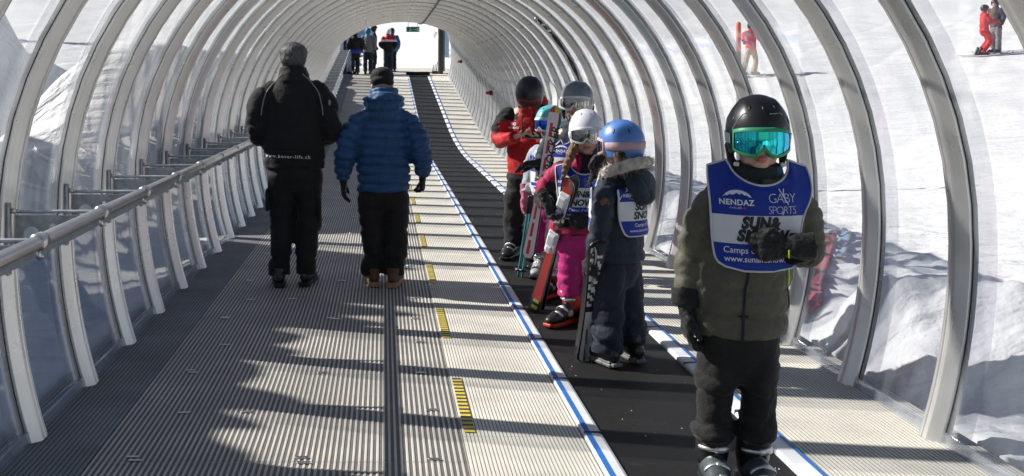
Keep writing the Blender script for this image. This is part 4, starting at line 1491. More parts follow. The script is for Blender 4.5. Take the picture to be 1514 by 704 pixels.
    trousers(P, [(-.045, 0, .43, .135, .10), (-.045, 0, .50, .150, .115), (-.045, 0, .60, .155, .115)],
             [[(-.108, 0, .50, .082, .094), (-.124, -.012, .37, .079, .086), (-.136, -.008, .28, .066, .076), (-.138, .0, .142, .074, .088)],
              [(.022, 0, .50, .082, .094), (.026, -.006, .37, .077, .086), (.026, -.002, .28, .064, .076), (.016, .006, .146, .073, .088)]], [F['blackp']], dp, vox=.009)
    for x, hd in ((-.137, R(2)), (.016, R(10))):
        ski_boot(P, (x, .005, -.062), hd, .98, F['bootshell'], F['bootblack'], F['bootblack'], F['buckle'])
    glove(P, (-.245, -.03, .622), (.04, -.16, -1), (1, .1, 0), .95, [.28, .42, .5, .55], F['glove'], 1)
    glove(P, (.098, -.168, .892), (-1, -.12, -.03), (-.1, 1, .05), 1.02, [.95, 1.0, 1.05, 1.1], F['glove'], -1, cl=.085, cr=.052)
    bm = bmesh.new(); box(bm, (.088, -.222, .875), (.005, .003, .03), bev=.001); from_bm('logo', bm, F['lime'], P)
    # helmet, goggles
    h, pt = helmet(P, hc, rot, (.116, .134, .140), F['hblack'], (9, .52), brow=.043, low=-.058, back=-.05)
    hm = mat('helmet_mark', (.30, .31, .32), .4)
    for a, b in ((-62, -36), (14, 34), (38, 44), (48, 66)):
        bm = bmesh.new(); sweep(bm, [pt(R(a + (b - a) * i / 4), .70, .0008) for i in range(5)], .0022, .0012, n=6)
        mk = from_bm('trim_mark', bm, hm, P); mk.location = hc; mk.rotation_euler = rot
    g = goggles(P, hc, rot, 1.15, F['gog_green'], F['lens_teal'], hh=.043, span=61, zc=-.006)
    s1 = head_gear_strap(P, h, pt, .0, F['strapw'], rot, hc, .040, 66)
    for f in s1.data.polygons: f.material_index = 0
    s1.data.materials.append(F['gog_green'])
    for f in s1.data.polygons:
        if f.center.x > 0: f.material_index = 1
    chin_strap(P, hc, rot, 1.08, F['black'])
    bm = bmesh.new()
    for x in (-.083, .085): box(bm, (x, -.045, -.098), (.02, .012, .016), bev=.003)
    o = from_bm('strap_clip', bm, F['bibw'], P); o.location = hc; o.rotation_euler = rot
boy()

# ------------------------------------------------------------------ man in black, seen from behind
def man_black():
    P = empty('person', (-.66, 7.43, .006), math.pi)
    tag(P, 'grey haired man in black jacket walking away on the grating beside the handrail', 'person')
    v = lambda px, py: ((434 - px) / 202, 1.5 - (py - 118) / 202)
    hc = Vector((0, -.04, 1.632)); rot = (R(6), 0, 0)
    Mh = rotM(*rot, loc=hc)
    body(P, dict(head=Mh, hs=1.06, neck=(0, .02, 1.46), torso=[(0, 0, .9, .16, .11), (0, 0, 1.2, .17, .12), (0, 0, 1.42, .17, .1)],
         sh=[(-.155, 0, 1.40), (.155, 0, 1.40)], el=[(-.29, .04, 1.14), (.29, .04, 1.14)], wr=[(-.16, -.2, 1.08), (.16, -.2, 1.08)],
         hip=[(-.1, 0, .88), (.09, 0, .88)], kn=[(-.10, -.03, .48), (.09, -.02, .48)], an=[(-.09, 0, .10), (.095, .0, .10)]), vox=.009)
    # hair
    bm = bmesh.new()
    ball(bm, (0, 0, 0), 1, u=8, v=6) if False else None
    for c, r in (((0, .022, .050), (.097, .104, .078)), ((0, .058, .008), (.090, .062, .066))):
        g = bmesh.ops.create_uvsphere(bm, u_segments=22, v_segments=14, radius=1)
        for q in g['verts']: q.co = Mh @ Vector((1.06 * (c[0] + q.co.x * r[0]), 1.06 * (c[1] + q.co.y * r[1]), 1.06 * (c[2] + q.co.z * r[2])))
    blob('hair', bm, .006, [F['hair_grey']], P, 2, lambda co, no: .004 * fbm(co * [30, 30, 14], 2) + .0025 * noise3(co * [120, 120, 50]))
    hm_ = [o for o in P.children if o.name.startswith('hair')][0]
    rr = random.Random(4); vs = []; fs = []
    pv = list(hm_.data.vertices)
    for i in range(3200):
        q = rr.choice(pv); c = q.co; n_ = q.normal
        dn = (Vector((rr.uniform(-.35, .35), .35, -1)) - Vector((rr.uniform(-.35, .35), .35, -1)).dot(n_) * n_).normalized()
        sd_ = n_.cross(dn).normalized() * .0011
        k = len(vs); vs += [c - n_ * .001 - sd_, c - n_ * .001 + sd_, c + dn * rr.uniform(.012, .024) + n_ * rr.uniform(.001, .007)]; fs.append((k, k + 1, k + 2))
    st_ = from_data('hair_strands', vs, fs, [F['hair_grey'], mat('hair_silver', (.20, .195, .19), .5)], hm_, mi=[1 if rr.random() < .3 else 0 for _ in fs]); tag(st_, kind='stuff')
    fo = folds(.009, (4, 4, 8), 5, .25)
    def disp(co, no):
        k = .5 + .9 * (np.abs(co[:, 0]) > .21) + .6 * (co[:, 2] < .95)
        return fo(co) * k
    J = jacket(P, [(0, 0, .845, .218, .140), (0, 0, .95, .218, .142), (0, 0, 1.10, .225, .145), (0, 0, 1.30, .228, .138), (0, .0, 1.42, .190, .115), (0, .005, 1.49, .125, .09), (0, .0, 1.535, .085, .08)],
               [[(-.165, 0, 1.425, .066), (-.245, .02, 1.30, .080), (-.278, .03, 1.14, .078), (-.23, -.10, 1.08, .070), (-.14, -.2, 1.08, .058)],
                [(.165, 0, 1.425, .066), (.243, .02, 1.30, .080), (.272, .03, 1.13, .078), (.23, -.10, 1.05, .070), (.14, -.2, 1.05, .058)]],
               [F['black']], disp, vox=.012, collar=[(0, .005, 1.47, .125, .110), (0, -.005, 1.53, .112, .100), (0, -.018, 1.585, .100, .096)])
    bv = bvh_of([J])
    for sgn in (-1, 1):
        drape_line(P, bv, [(sgn * .075, 1.535), (sgn * .135, 1.475), (sgn * .19, 1.40), (sgn * .215, 1.30), (sgn * .222, 1.24)], 1, .0042, F['grey_line'], 'piping')
    drape_line(P, bv, [(-.19, .985), (0, .975), (.19, .985)], 1, .003, F['blackp'], 'seam')
    drape_text(P, bv, 1, 'www.bover-lifs.ch', .035, .930, .034, M['white'], bold=.0006, flip=-1, space=1.32, rot=-.035)
    bm = bmesh.new()
    h = bv.ray_cast(Vector((-.27, 1, 1.33)), Vector((0, -1, 0)))
    if h[0] is not None:
        ball(bm, h[0], (.010, .004, .022)); from_bm('sleeve_logo', bm, F['grey_line'], P)
    fo2 = folds(.011, (4, 4, 9), 9, .25)
    trousers(P, [(0, 0, .78, .185, .13), (0, 0, .90, .20, .135)],
             [[(-.105, 0, .80, .105, .115), (-.108, -.02, .50, .092, .098), (-.098, .0, .30, .085, .09), (-.092, .01, .07, .080, .092)],
              [(.09, 0, .80, .105, .115), (.088, -.02, .50, .090, .098), (.090, .0, .30, .082, .09), (.095, .01, .07, .078, .09)]], [F['blackp']],
             lambda co, no: fo2(co) * (.5 + 1.0 * np.exp(-((co[:, 2] - .14) / .1) ** 2) + .5 * np.exp(-((co[:, 2] - .5) / .1) ** 2)), vox=.012)
    # cargo pocket on the right thigh
    for x, z in ((-.19, .55), (.185, .62)):
        bm = bmesh.new(); box(bm, (x, .0, z), (.03, .13, .17), bev=.012); from_bm('cargo_pocket', bm, F['blackp'], P)
    for x, y in ((-.098, -.02), (.10, .02)):
        shoe(P, (x, y, 0), R(-8 if x < 0 else 8), 1.12, F['bootblack'], M['black_pl'])
man_black()

# ------------------------------------------------------------------ man in the blue padded jacket
def man_blue():
    P = empty('person', (0.0, 7.43, .006), math.pi)
    tag(P, 'man in blue quilted down jacket and black beanie walking away from the camera', 'person')
    hc = Vector((.01, -.05, 1.455)); rot = (R(14), 0, 0)
    Mh = rotM(*rot, loc=hc)
    body(P, dict(head=Mh, hs=1.0, neck=(.0, .02, 1.28), torso=[(0, 0, .75, .14, .10), (0, 0, 1.0, .15, .11), (0, 0, 1.22, .16, .09)],
         sh=[(-.155, 0, 1.20), (.155, 0, 1.20)], el=[(-.275, .06, .99), (.275, .05, .99)], wr=[(-.285, -.03, .80), (.29, -.0, .78)],
         hip=[(-.1, 0, .72), (.1, 0, .72)], kn=[(-.09, -.02, .40), (.08, -.02, .40)], an=[(-.075, .01, .09), (.075, .0, .09)]), vox=.009)
    bm = bmesh.new()
    for c, r in (((0, .012, .060), (.087, .104, .072)), ((0, .02, .018), (.088, .103, .046))):
        g = bmesh.ops.create_uvsphere(bm, u_segments=22, v_segments=14, radius=1)
        for q in g['verts']: q.co = Mh @ Vector((c[0] + q.co.x * r[0], c[1] + q.co.y * r[1], c[2] + q.co.z * r[2]))
    bn = blob('beanie', bm, .006, [F['black']], P, 2, lambda co, no: .0015 * np.sin(np.arctan2(co[:, 0] - .01, co[:, 1] + .04) * 46) + .003 * fbm(co * 20, 2))
    bm = bmesh.new(); ball(bm, Mh @ Vector((-.082, .055, .018)), (.006, .010, .011)); from_bm('badge', bm, F['bibw'], bn)
    chains = [([(0, 0, .6), (0, 0, 1.4)], .19), ([(-.18, 0, 1.23), (-.27, .05, .99), (-.29, -.02, .79)], .075), ([(.18, 0, 1.23), (.27, .05, .99), (.29, 0, .77)], .075)]
    qf = quilt(.066, .012, .007); fo = folds(.0045, (9, 9, 15), 12)
    def disp(co, no):
        cid, t = seg_param(co, chains)
        return np.where(cid == 0, np.where(co[:, 2] < 1.36, qf(co[:, 2] - .672 + .01 * noise3(co * 6)), .3 * qf(co[:, 2])), qf(t)) + fo(co)
    def coll(bm):
        # folded hood resting on the shoulders
        pts = []
        for i in range(17):
            an = R(200 + 320 * i / 16 - 180 - 70)
            pts.append((.118 * math.cos(an), .005 + .105 * math.sin(an), 1.335 + .03 * math.sin(an)))
        sweep(bm, pts, .038, .045, side=(0, 0, 1), n=12)
        sweep(bm, [(0, .075, 1.27), (0, .085, 1.345)], [.12, .115], [.045, .04], n=18)
    J = jacket(P, [(0, 0, .668, .188, .128), (0, 0, .74, .194, .135), (0, 0, .90, .200, .138), (0, 0, 1.08, .206, .135), (0, .0, 1.20, .190, .115), (0, .005, 1.30, .13, .10), (0, 0, 1.34, .09, .09)],
               [[(-.165, 0, 1.215, .072), (-.24, .03, 1.10, .082), (-.272, .05, .99, .080), (-.288, .01, .88, .072), (-.288, -.025, .795, .055)],
                [(.165, 0, 1.215, .072), (.24, .03, 1.10, .082), (.274, .05, .98, .082), (.292, .02, .86, .072), (.293, .0, .77, .055)]],
               [F['puff']], disp, vox=.0085, extra=coll, collar=[(0, .0, 1.28, .118, .105), (0, -.012, 1.36, .108, .104), (0, -.02, 1.425, .104, .106)])
    fo2 = folds(.011, (4, 4, 9), 19, .25)
    trousers(P, [(0, 0, .62, .170, .112), (0, 0, .74, .168, .108)],
             [[(-.095, 0, .64, .098, .112), (-.095, -.02, .42, .090, .095), (-.085, .0, .25, .084, .09), (-.078, .01, .06, .082, .09)],
              [(.095, 0, .64, .100, .112), (.088, -.015, .42, .088, .095), (.078, .0, .25, .078, .088), (.074, .0, .075, .074, .088)]], [F['blackp']],
             lambda co, no: fo2(co) * (.5 + 1.0 * np.exp(-((co[:, 2] - .14) / .1) ** 2) + .5 * np.exp(-((co[:, 2] - .42) / .08) ** 2)), vox=.0115)
    shoe(P, (.075, .0, .0), R(9), 1.05, F['shoe'], F['gum'])
    shoe(P, (-.075, .03, .0), R(-10), 1.08, F['shoe'], F['gum'])
    # view-left arm is the man's left (+x)
    glove(P, (.293, -.005, .745), (.0, -.25, -1), (-1, 0, 0), 1.0, [.3, .4, .5, .5], F['glove'], -1, vox=.006)
    glove(P, (-.288, -.035, .775), (.0, -.35, -1), (1, -.2, 0), .98, [.8, .9, .95, 1.0], F['glove'], 1, vox=.006)
man_blue()
# ------------------------------------------------------------------ skis
def ski(label, tail, tip, face, L_w, top_fn, mats, group=None, tipc=.05, bind=None, text=None, name='ski', off=0.0):
    """tail/tip world points, face = direction the top sheet looks; top_fn(z/L, x/w)->material index"""
    tail = Vector(tail); tip = Vector(tip)
    Lz = (tip - tail).length
    z = (tip - tail).normalized()
    yv = -(Vector(face) - Vector(face).dot(z) * z).normalized()
    xv = yv.cross(z)
    Mx = Matrix((xv, yv, z)).transposed().to_4x4()
    o = empty(name)
    o.matrix_world = Matrix.Translation(tail + yv * off) @ Mx
    tag(o, label, 'ski', group)
    n = 44; m = 8
    vs = []; fs = []; mi = []
    def row(t):
        w_ = L_w * (1 - .30 * math.sin(math.pi * min(1, max(0, (t - .03) / .88))))
        if t > .93: w_ *= math.sqrt(max(.02, 1 - ((t - .93) / .07) ** 2))
        if t < .03: w_ *= .55 + .45 * math.sqrt(t / .03)
        bend = tipc * max(0, (t - .86) / .14) ** 2 + .3 * tipc * max(0, (.05 - t) / .05) ** 2 - .006 * math.sin(math.pi * t)
        th = .013 * (1 - .45 * abs(2 * t - 1) ** 1.5)
        return w_, -bend, th
    for i in range(n + 1):
        t = (i / n)
        w_, b, th = row(t)
        for j in range(m + 1): vs.append(((j / m - .5) * w_, b - th, t * Lz))
        for j in range(m + 1): vs.append(((j / m - .5) * w_ * 1.02, b, t * Lz))
    k = 2 * (m + 1)
    for i in range(n):
        for j in range(m):
            fs.append((i * k + j, (i + 1) * k + j, (i + 1) * k + j + 1, i * k + j + 1)); mi.append(top_fn((i + .5) / n, (j + .5) / m - .5))
            a = m + 1
            fs.append((i * k + a + j, i * k + a + j + 1, (i + 1) * k + a + j + 1, (i + 1) * k + a + j)); mi.append(1)
        fs.append((i * k, i * k + m + 1, (i + 1) * k + m + 1, (i + 1) * k)); mi.append(2)
        fs.append((i * k + m, (i + 1) * k + m, (i + 1) * k + 2 * m + 1, i * k + 2 * m + 1)); mi.append(2)
    from_data('board', vs, fs, mats, o, smooth=False, mi=mi)
    if bind:
        for (t, ln, mm) in bind:
            w_, b, th = row(t)
            bm = bmesh.new()
            box(bm, (0, b - th - .013, t * Lz), (L_w * .78, .026, ln), bev=.007)
            box(bm, (0, b - th - .034, t * Lz + ln * .18), (L_w * .62, .03, ln * .45), bev=.009)
            box(bm, (0, b - th - .040, t * Lz - ln * .3), (L_w * .42, .022, ln * .3), bev=.006)
            from_bm('binding', bm, mm, o, smooth=False)
    if text:
        for (s, t, size, mm, x0) in text:
            vs2, fs2 = text_mesh(s, size, .0012, .15, 1.02)
            out = []
            for vx, vz in vs2:
                tt = t + vx / Lz
                w_, b, th = row(min(.99, max(.01, tt)))
                out.append((-(vz - size * .35) + x0, b - th - .0012, tt * Lz))
            from_data('lettering', out, fs2, mm, o)
    return o

def pt_at(px, py, y):
    return Vector(((px - 567) * y / 1500, y, 1.5 - (py - 118) * y / 1500))

F['skiw'] = mat('ski_white', (.66, .66, .66), .3, 0, .06, 20, coat=.3)
F['skir'] = mat('ski_red', (.50, .012, .015), .3, 0, .1, 20, coat=.3)
F['skib'] = mat('ski_black', (.012, .012, .013), .35, 0, .2, 20, coat=.2)
F['skie'] = mat('ski_edge', (.35, .36, .37), .3, .8, .1, 20)
F['skig'] = mat('ski_yellowgreen', (.45, .55, .06), .4, 0, .1, 20)
F['silver'] = mat('helmet_grey', (.20, .21, .22), .32, .3, .08, 10, coat=.2)
F['hwhite'] = mat('helmet_white', (.70, .70, .76), .35, 0, .05, 10, coat=.1)
F['hblue'] = mat('helmet_blue', (.085, .21, .54), .35, 0, .08, 10, coat=.2)
F['hturq'] = mat('helmet_turquoise', (.10, .50, .52), .35, 0, .08, 10, coat=.1)
F['gog_white'] = mat('goggle_white', (.68, .68, .68), .4, 0, .06, 20)
F['lens_silver'] = lens_mat('silver_mirror', (.30, .29, .27), (.55, .54, .52))
F['lens_blue'] = lens_mat('blue_mirror', (.02, .12, .65), (.05, .30, .80))
F['pinkstrap'] = fab('pink_strap', (.55, .37, .39), .7, .1, 30, var=.06)
F['pinkp'] = fab('pink_trousers', (.44, .018, .17), .65, .45, 22, var=.12)
F['pinkmit'] = fab('pink_mitten', (.42, .10, .18), .7, .3, 30)
F['redj'] = fab('red_jacket', (.45, .012, .014), .6, .35, 24)
F['greyj'] = fab('pale_jacket', (.34, .38, .44), .7, .35, 24)
F['whitep'] = fab('pale_trousers', (.52, .53, .56), .7, .4, 22)
F['bootred'] = mat('boot_red', (.60, .045, .015), .4, 0, .15, 12, .05, 30)
F['bootgrey'] = mat('boot_grey', (.34, .36, .36), .4, 0, .2, 12, .05, 30)
F['hair_blond'] = mat('hair_blond', (.15, .08, .035), .6, 0, .5, 40, .9, 90, stretch=(1, 1, .3))
F['fur'] = mat('fur_trim', (.62, .57, .50), .9, 0, .25, 30, .8, 80, sheen=.4)
F['leather'] = mat('leather_badge', (.16, .08, .035), .6, 0, .2, 40)
F['pattern_pink'] = fab('jacket_crimson', (.36, .009, .065), .65, .3, 24)
F['teal'] = mat('pole_teal', (.05, .26, .30), .35, .3, .1, 10)
F['phone'] = mat('phone_body', (.16, .13, .12), .3, .3, .1, 10)
F['tan'] = fab('tan_trousers', (.36, .27, .18), .8, .3, 20)
F['brownj'] = fab('brown_jacket', (.11, .055, .045), .8, .3, 20)
F['greyc'] = fab('grey_jacket', (.17, .16, .16), .8, .3, 20)

def hair_tube(parent, pts, r, m, seed=0, name='braid', lump=.006, freq=90):
    bm = bmesh.new()
    q = spl([(*p, a) for p, a in zip(pts, r)], 5)
    sweep(bm, [tuple(p[:3]) for p in q], list(q[:, 3]), n=12)
    Z = q[0, 2]
    return blob(name, bm, .0055, [m], parent, 2, lambda co, no: lump * np.abs(np.sin((co[:, 2] - Z) * freq + np.sign(co[:, 0] - q[0, 0]) * .8)) - lump * .5 + .002 * noise3(co * 120 + seed))

# ------------------------------------------------------------------ girl with the white helmet
def girl():
    P = empty('person', (1.18, 6.25, .002), R(-10))
    tag(P, 'girl in white helmet, crimson jacket and pink trousers holding red and white skis', 'person')
    hc = Vector((.068, -.02, 1.165)); rot = (R(3), R(-3), R(0)); Mh = rotM(*rot, loc=hc)
    body(P, dict(head=Mh, hs=1.02, neck=(.045, .01, .98), torso=[(0, 0, .56, .10, .08), (0.02, 0, .80, .11, .08), (.03, 0, .95, .11, .075)],
         sh=[(-.09, 0, .95), (.16, 0, .95)], el=[(-.185, .0, .76), (.20, .0, .76)], wr=[(-.16, -.15, .74), (.09, -.17, .66)],
         hip=[(-.04, 0, .55), (.09, 0, .55)], kn=[(-.035, -.02, .35), (.10, 0, .35)], an=[(-.03, 0, .09), (.12, .06, .09)], limb=.78), vox=.0075)
    fo = folds(.007, (7, 7, 14), 21)
    def fm(ce):
        a = noise3(ce * np.array([9, 9, 14]) + 40 + 1.2 * noise3(ce * 20)[:, None])
        return (a > -.02).astype(int)
    J = jacket(P, [(0, 0, .555, .150, .115), (.0, 0, .66, .150, .12), (.02, 0, .82, .150, .115), (.03, 0, .92, .145, .10), (.035, 0, .97, .10, .085), (.045, 0, 1.0, .07, .07)],
               [[(-.085, 0, .945, .060), (-.16, 0, .85, .064), (-.19, -.01, .76, .060), (-.165, -.14, .745, .047)],
                [(.15, 0, .945, .060), (.20, 0, .85, .062), (.205, -.02, .76, .058), (.11, -.15, .67, .046)]],
               [F['pattern_pink'], F['black']], lambda co, no: fo(co), fm, vox=.010, collar=[(.045, .0, .96, .09, .085), (.055, -.01, 1.04, .078, .078)])
    bv = bvh_of([J])
    def zt(u):
        x = -.115 + .275 * u
        k = (x - .05) / .085
        return 1.0 - .35 * max(0, abs(x - .045) - .07) - (.075 * math.sqrt(1 - k * k) if abs(k) < 1 else 0)
    B, pl = bib(P, bv, [(1.02, -.105, .165), (.95, -.118, .17), (.85, -.11, .16), (.76, -.10, .15), (.68, -.085, .13), (.66, -.06, .10)], -1, [(1.2, .845, 0), (.845, .73, 1), (.73, .4, 0)], [F['bib'], F['bibw']], F['pipe'], neck=(.915, zt), ncol=26)
    nendaz(B, pl, -.055, .875, .92, F['print'], M['red']); gaby(B, pl, .085, .875, 1.02, F['print'])
    letters(B, pl, 'SUN&', .02, .79, .052, F['printk'], .002, .22, .93); letters(B, pl, 'SNOW', .025, .74, .052, F['printk'], .002, .22, .93)
    letters(B, pl, "Camps d'été", .02, .705, .024, F['print']); letters(B, pl, 'www.sunandsnow.ch', .02, .678, .020, F['print'])
    fo2 = folds(.008, (7, 7, 15), 31)
    trousers(P, [(.025, 0, .48, .115, .095), (.02, 0, .58, .125, .10)],
             [[(-.035, 0, .50, .078, .085), (-.035, -.02, .35, .072, .078), (-.03, -.005, .175, .070, .076)], [(.085, 0, .50, .078, .085), (.10, 0, .35, .070, .076), (.12, .06, .18, .068, .074)]],
             [F['pinkp']], lambda co, no: fo2(co) * (.6 + .8 * np.exp(-((co[:, 2] - .22) / .07) ** 2)), vox=.0095)
    ski_boot(P, (-.03, -.0, 0), R(-40), .92, F['bootblack'], F['bootred'], F['bootred'], F['buckle'])
    ski_boot(P, (.12, .06, 0), R(-20), .92, F['bootblack'], F['bootred'], F['bootred'], F['buckle'])
    glove(P, (-.165, -.155, .74), (.35, -.3, -.75), (.5, -.6, .1), .88, 1.0, F['glove'], -1, vox=.006)
    glove(P, (.085, -.175, .655), (-.9, -.15, -.15), (-.1, 1, 0), .88, .8, F['glove'], -1, vox=.006)
    # braids, hair under the helmet
    hair_tube(P, [(-.005, -.06, 1.09), (-.03, -.095, 1.03), (-.055, -.115, .97), (-.075, -.125, .90)], [.030, .028, .023, .010], F['hair_blond'], 1)
    hair_tube(P, [(.14, -.055, 1.08), (.15, -.09, 1.02), (.14, -.115, .96), (.135, -.125, .90)], [.028, .026, .020, .010], F['hair_blond'], 2)
    bm = bmesh.new()
    for x in (-1, 1): sweep(bm, [Mh @ Vector((x * .055, -.075, .035)), Mh @ Vector((x * .078, -.045, -.02)), Mh @ Vector((x * .080, -.03, -.08))], [.016, .018, .014], n=10)
    blob('hair', bm, .006, [F['hair_blond']], P, 2, lambda co, no: .003 * noise3(co * [90, 90, 20]))
    h, pt = helmet(P, hc, rot, (.106, .125, .134), F['hwhite'], (6, .42), brow=.050, low=-.055, back=-.05, vent_mat=F['silver'])
    goggles(P, hc, rot, 1.05, F['gog_white'], F['lens_silver'], hh=.042, span=62, zc=.002)
    head_gear_strap(P, h, pt, .0, F['gog_white'], rot, hc, .036, 66)
    chin_strap(P, hc, rot, 1.0, F['black'])
girl()

# ------------------------------------------------------------------ child with the blue helmet
def blue_helmet():
    P = empty('person', (1.25, 5.40, .002), R(-134))
    tag(P, 'child in blue helmet with pink strap and fur trimmed hood turned away holding skis', 'person')
    hc = Vector((-.015, .012, 1.145)); rot = (R(2), 0, R(10)); Mh = rotM(*rot, loc=hc)
    body(P, dict(head=Mh, hs=1.0, neck=(0, .01, .97), torso=[(0, 0, .56, .10, .08), (0, 0, .80, .11, .08), (0, 0, .94, .11, .075)],
         sh=[(-.13, 0, .94), (.13, 0, .94)], el=[(-.172, -.165, .86), (.178, .0, .73)], wr=[(-.11, -.20, .965), (.19, -.04, .58)],
         hip=[(-.07, 0, .56), (.07, 0, .56)], kn=[(-.08, 0, .34), (.08, -.02, .34)], an=[(-.085, .04, .09), (.085, -.01, .09)], limb=.8), vox=.0078)
    chains = [([(0, 0, .5), (0, 0, 1.1)], .14), ([(-.12, 0, .94), (-.172, -.165, .86), (-.11, -.20, .97)], .055), ([(.12, 0, .94), (.178, .0, .73), (.19, -.04, .58)], .055)]
    q1 = quilt(.085, .006, .008); fo = folds(.006, (7, 7, 14), 41)
    def disp(co, no):
        cid, t = seg_param(co, chains); return np.where(cid == 0, q1(co[:, 2]), q1(t)) + fo(co)
    J = jacket(P, [(0, .0, .548, .148, .128), (0, 0, .64, .150, .132), (0, 0, .80, .148, .128), (0, .005, .90, .140, .112), (0, .01, .96, .105, .09), (0, .01, 1.0, .075, .075)],
               [[(-.11, 0, .935, .060), (-.155, -.08, .89, .060), (-.175, -.165, .865, .054), (-.11, -.20, .965, .044)],
                [(.11, 0, .935, .062), (.165, .01, .85, .064), (.180, .0, .73, .058), (.190, -.035, .60, .050)]],
               [F['navy'], F['navy']], disp, vox=.010, collar=[(0, 0, .96, .09, .085), (0, -.01, 1.03, .08, .08)])
    bv = bvh_of([J])
    # hood bag and fur trim
    bm = bmesh.new()
    g = bmesh.ops.create_uvsphere(bm, u_segments=20, v_segments=14, radius=1)
    for q in g['verts']: q.co = Vector((q.co.x * .115, .135 + q.co.y * .062 - .03 * q.co.z, .955 + q.co.z * .095))
    g = bmesh.ops.create_uvsphere(bm, u_segments=20, v_segments=14, radius=1)
    for q in g['verts']: q.co = Vector((q.co.x * .085, .15 + q.co.y * .045, .895 + q.co.z * .06))
    fo3 = folds(.008, (9, 9, 9), 5)
    blob('hood', bm, .009, [F['navy']], P, 4, lambda co, no: fo3(co))
    arc = [(.125 * math.sin(R(a)), .02 + .135 * math.cos(R(a)) * (1 if abs(a) < 90 else .6), 1.022 + .045 * math.cos(R(a))) for a in range(-125, 126, 12)]
    bm = bmesh.new(); sweep(bm, arc, .030, .026, side=(0, 0, 1), n=12)
    fu = blob('fur_trim', bm, .007, [F['fur']], P, 1, lambda co, no: .010 * fbm(co * 55, 2))
    rr = random.Random(5); vs = []; fs = []
    for i in range(2600):
        k = rr.randrange(len(arc) - 1); f = rr.random()
        c = Vector(arc[k]).lerp(Vector(arc[k + 1]), f)
        d = Vector((rr.gauss(0, 1), rr.gauss(0, 1), rr.gauss(0, 1) + .3)).normalized()
        a = c + d * .022; b = c + (d + Vector((rr.uniform(-.4, .4), rr.uniform(-.4, .4), rr.uniform(-.5, .2)))) * rr.uniform(.034, .056)
        s_ = d.orthogonal().normalized() * .0022
        n0 = len(vs); vs += [a - s_, a + s_, b]; fs.append((n0, n0 + 1, n0 + 2))
    fh = from_data('fur_hairs', vs, fs, F['fur'], fu); tag(fh, kind='stuff')
    # bib, back and front panels
    zt = lambda u: 1.0 - .25 * abs(u - .5)
    B, pl = bib(P, bv, [(1.0, -.13, .14), (.93, -.13, .145), (.85, -.125, .138), (.76, -.115, .128), (.70, -.10, .115), (.685, -.08, .09)], 1, [(1.2, .865, 0), (.865, .765, 1), (.765, .5, 0)], [F['bib'], F['bibw']], F['pipe'], neck=(.93, zt), ncol=24, off=.016)
    nendaz(B, pl, .062, .895, .98, F['print'], M['red'], -1)
    letters(B, pl, 'SUN&', -.01, .82, .052, F['printk'], .002, .2, .95, flip=-1); letters(B, pl, 'SNOW', -.01, .775, .052, F['printk'], .002, .2, .95, flip=-1)
    letters(B, pl, "Camps d'été", .0, .735, .026, F['print'], flip=-1); letters(B, pl, 'www.sunandsnow.ch', .0, .708, .022, F['print'], flip=-1)
    B2, pl2 = bib(P, bv, [(1.0, -.13, .14), (.93, -.13, .145), (.85, -.125, .138), (.76, -.115, .128), (.70, -.10, .115), (.685, -.08, .09)], -1, [(1.2, .865, 0), (.865, .765, 1), (.765, .5, 0)], [F['bib'], F['bibw']], F['pipe'], neck=(.93, zt), ncol=24, off=.014)
    # shoulder badge
    dv = Vector((.72, .69, .0)).normalized()
    hh = bv.ray_cast(Vector((.165, .005, .868)) + dv, -dv)
    bm = bmesh.new(); sweep(bm, [hh[0] - dv * .008, hh[0] + dv * .005], .025, n=20, side=(0, 0, 1), caps=(0, 0)); from_bm('badge', bm, F['leather'], P)
    bm = bmesh.new(); sweep(bm, [hh[0] - dv * .008, hh[0] + dv * .0035], .029, n=20, side=(0, 0, 1), caps=(0, 0)); from_bm('badge_rim', bm, F['black'], P)
    fo2 = folds(.010, (6, 6, 12), 51)
    trousers(P, [(0, 0, .48, .125, .11), (0, 0, .60, .135, .118)],
             [[(-.07, 0, .50, .085, .095), (-.078, .01, .32, .080, .088), (-.084, .035, .075, .076, .086)], [(.07, 0, .50, .085, .095), (.08, -.015, .32, .082, .090), (.086, -.01, .065, .080, .088)]],
             [F['navyp']], lambda co, no: fo2(co) * (.6 + .8 * np.exp(-((co[:, 2] - .16) / .08) ** 2)), vox=.010)
    ski_boot(P, (.088, -.03, 0), R(-22), .88, F['bootblack'], F['bootblack'], mat('sole_grey', (.14, .14, .14), .5), F['buckle'])
    ski_boot(P, (-.085, .03, 0), R(-34), .88, F['bootblack'], F['bootblack'], mat('sole_grey', (.14, .14, .14), .5), F['buckle'])
    glove(P, (.192, -.042, .575), (.03, -.15, -1), (-1, .1, 0), .92, .75, F['glove'], -1, vox=.0055)
    glove(P, (-.10, -.205, .985), (.15, .25, .95), (.35, .9, .0), .86, .55, F['glove'], -1, vox=.0055)
    h, pt = helmet(P, hc, rot, (.107, .124, .121), F['hblue'], (7, .40), brow=.045, low=-.06, back=-.062)
    goggles(P, hc, rot, 1.04, F['pinkstrap'], F['lens_silver'], hh=.040, span=62, zc=.0)
    head_gear_strap(P, h, pt, .004, F['pinkstrap'], rot, hc, .040, 64)
    chin_strap(P, hc, rot, 1.0, F['black'])
    bm = bmesh.new()
    for x in (-.06, -.03, 0, .03, .06, .085, -.085): sweep(bm, [(x, .07 - abs(x) * .3, 1.10), (x * 1.05, .085 - abs(x) * .3, 1.06), (x * 1.1, .08 - abs(x) * .3, 1.02)], [.022, .022, .012], n=10)
    blob('hair', bm, .006, [F['hair_blond']], P, 2, lambda co, no: .005 * noise3(co * [80, 80, 16]))
blue_helmet()

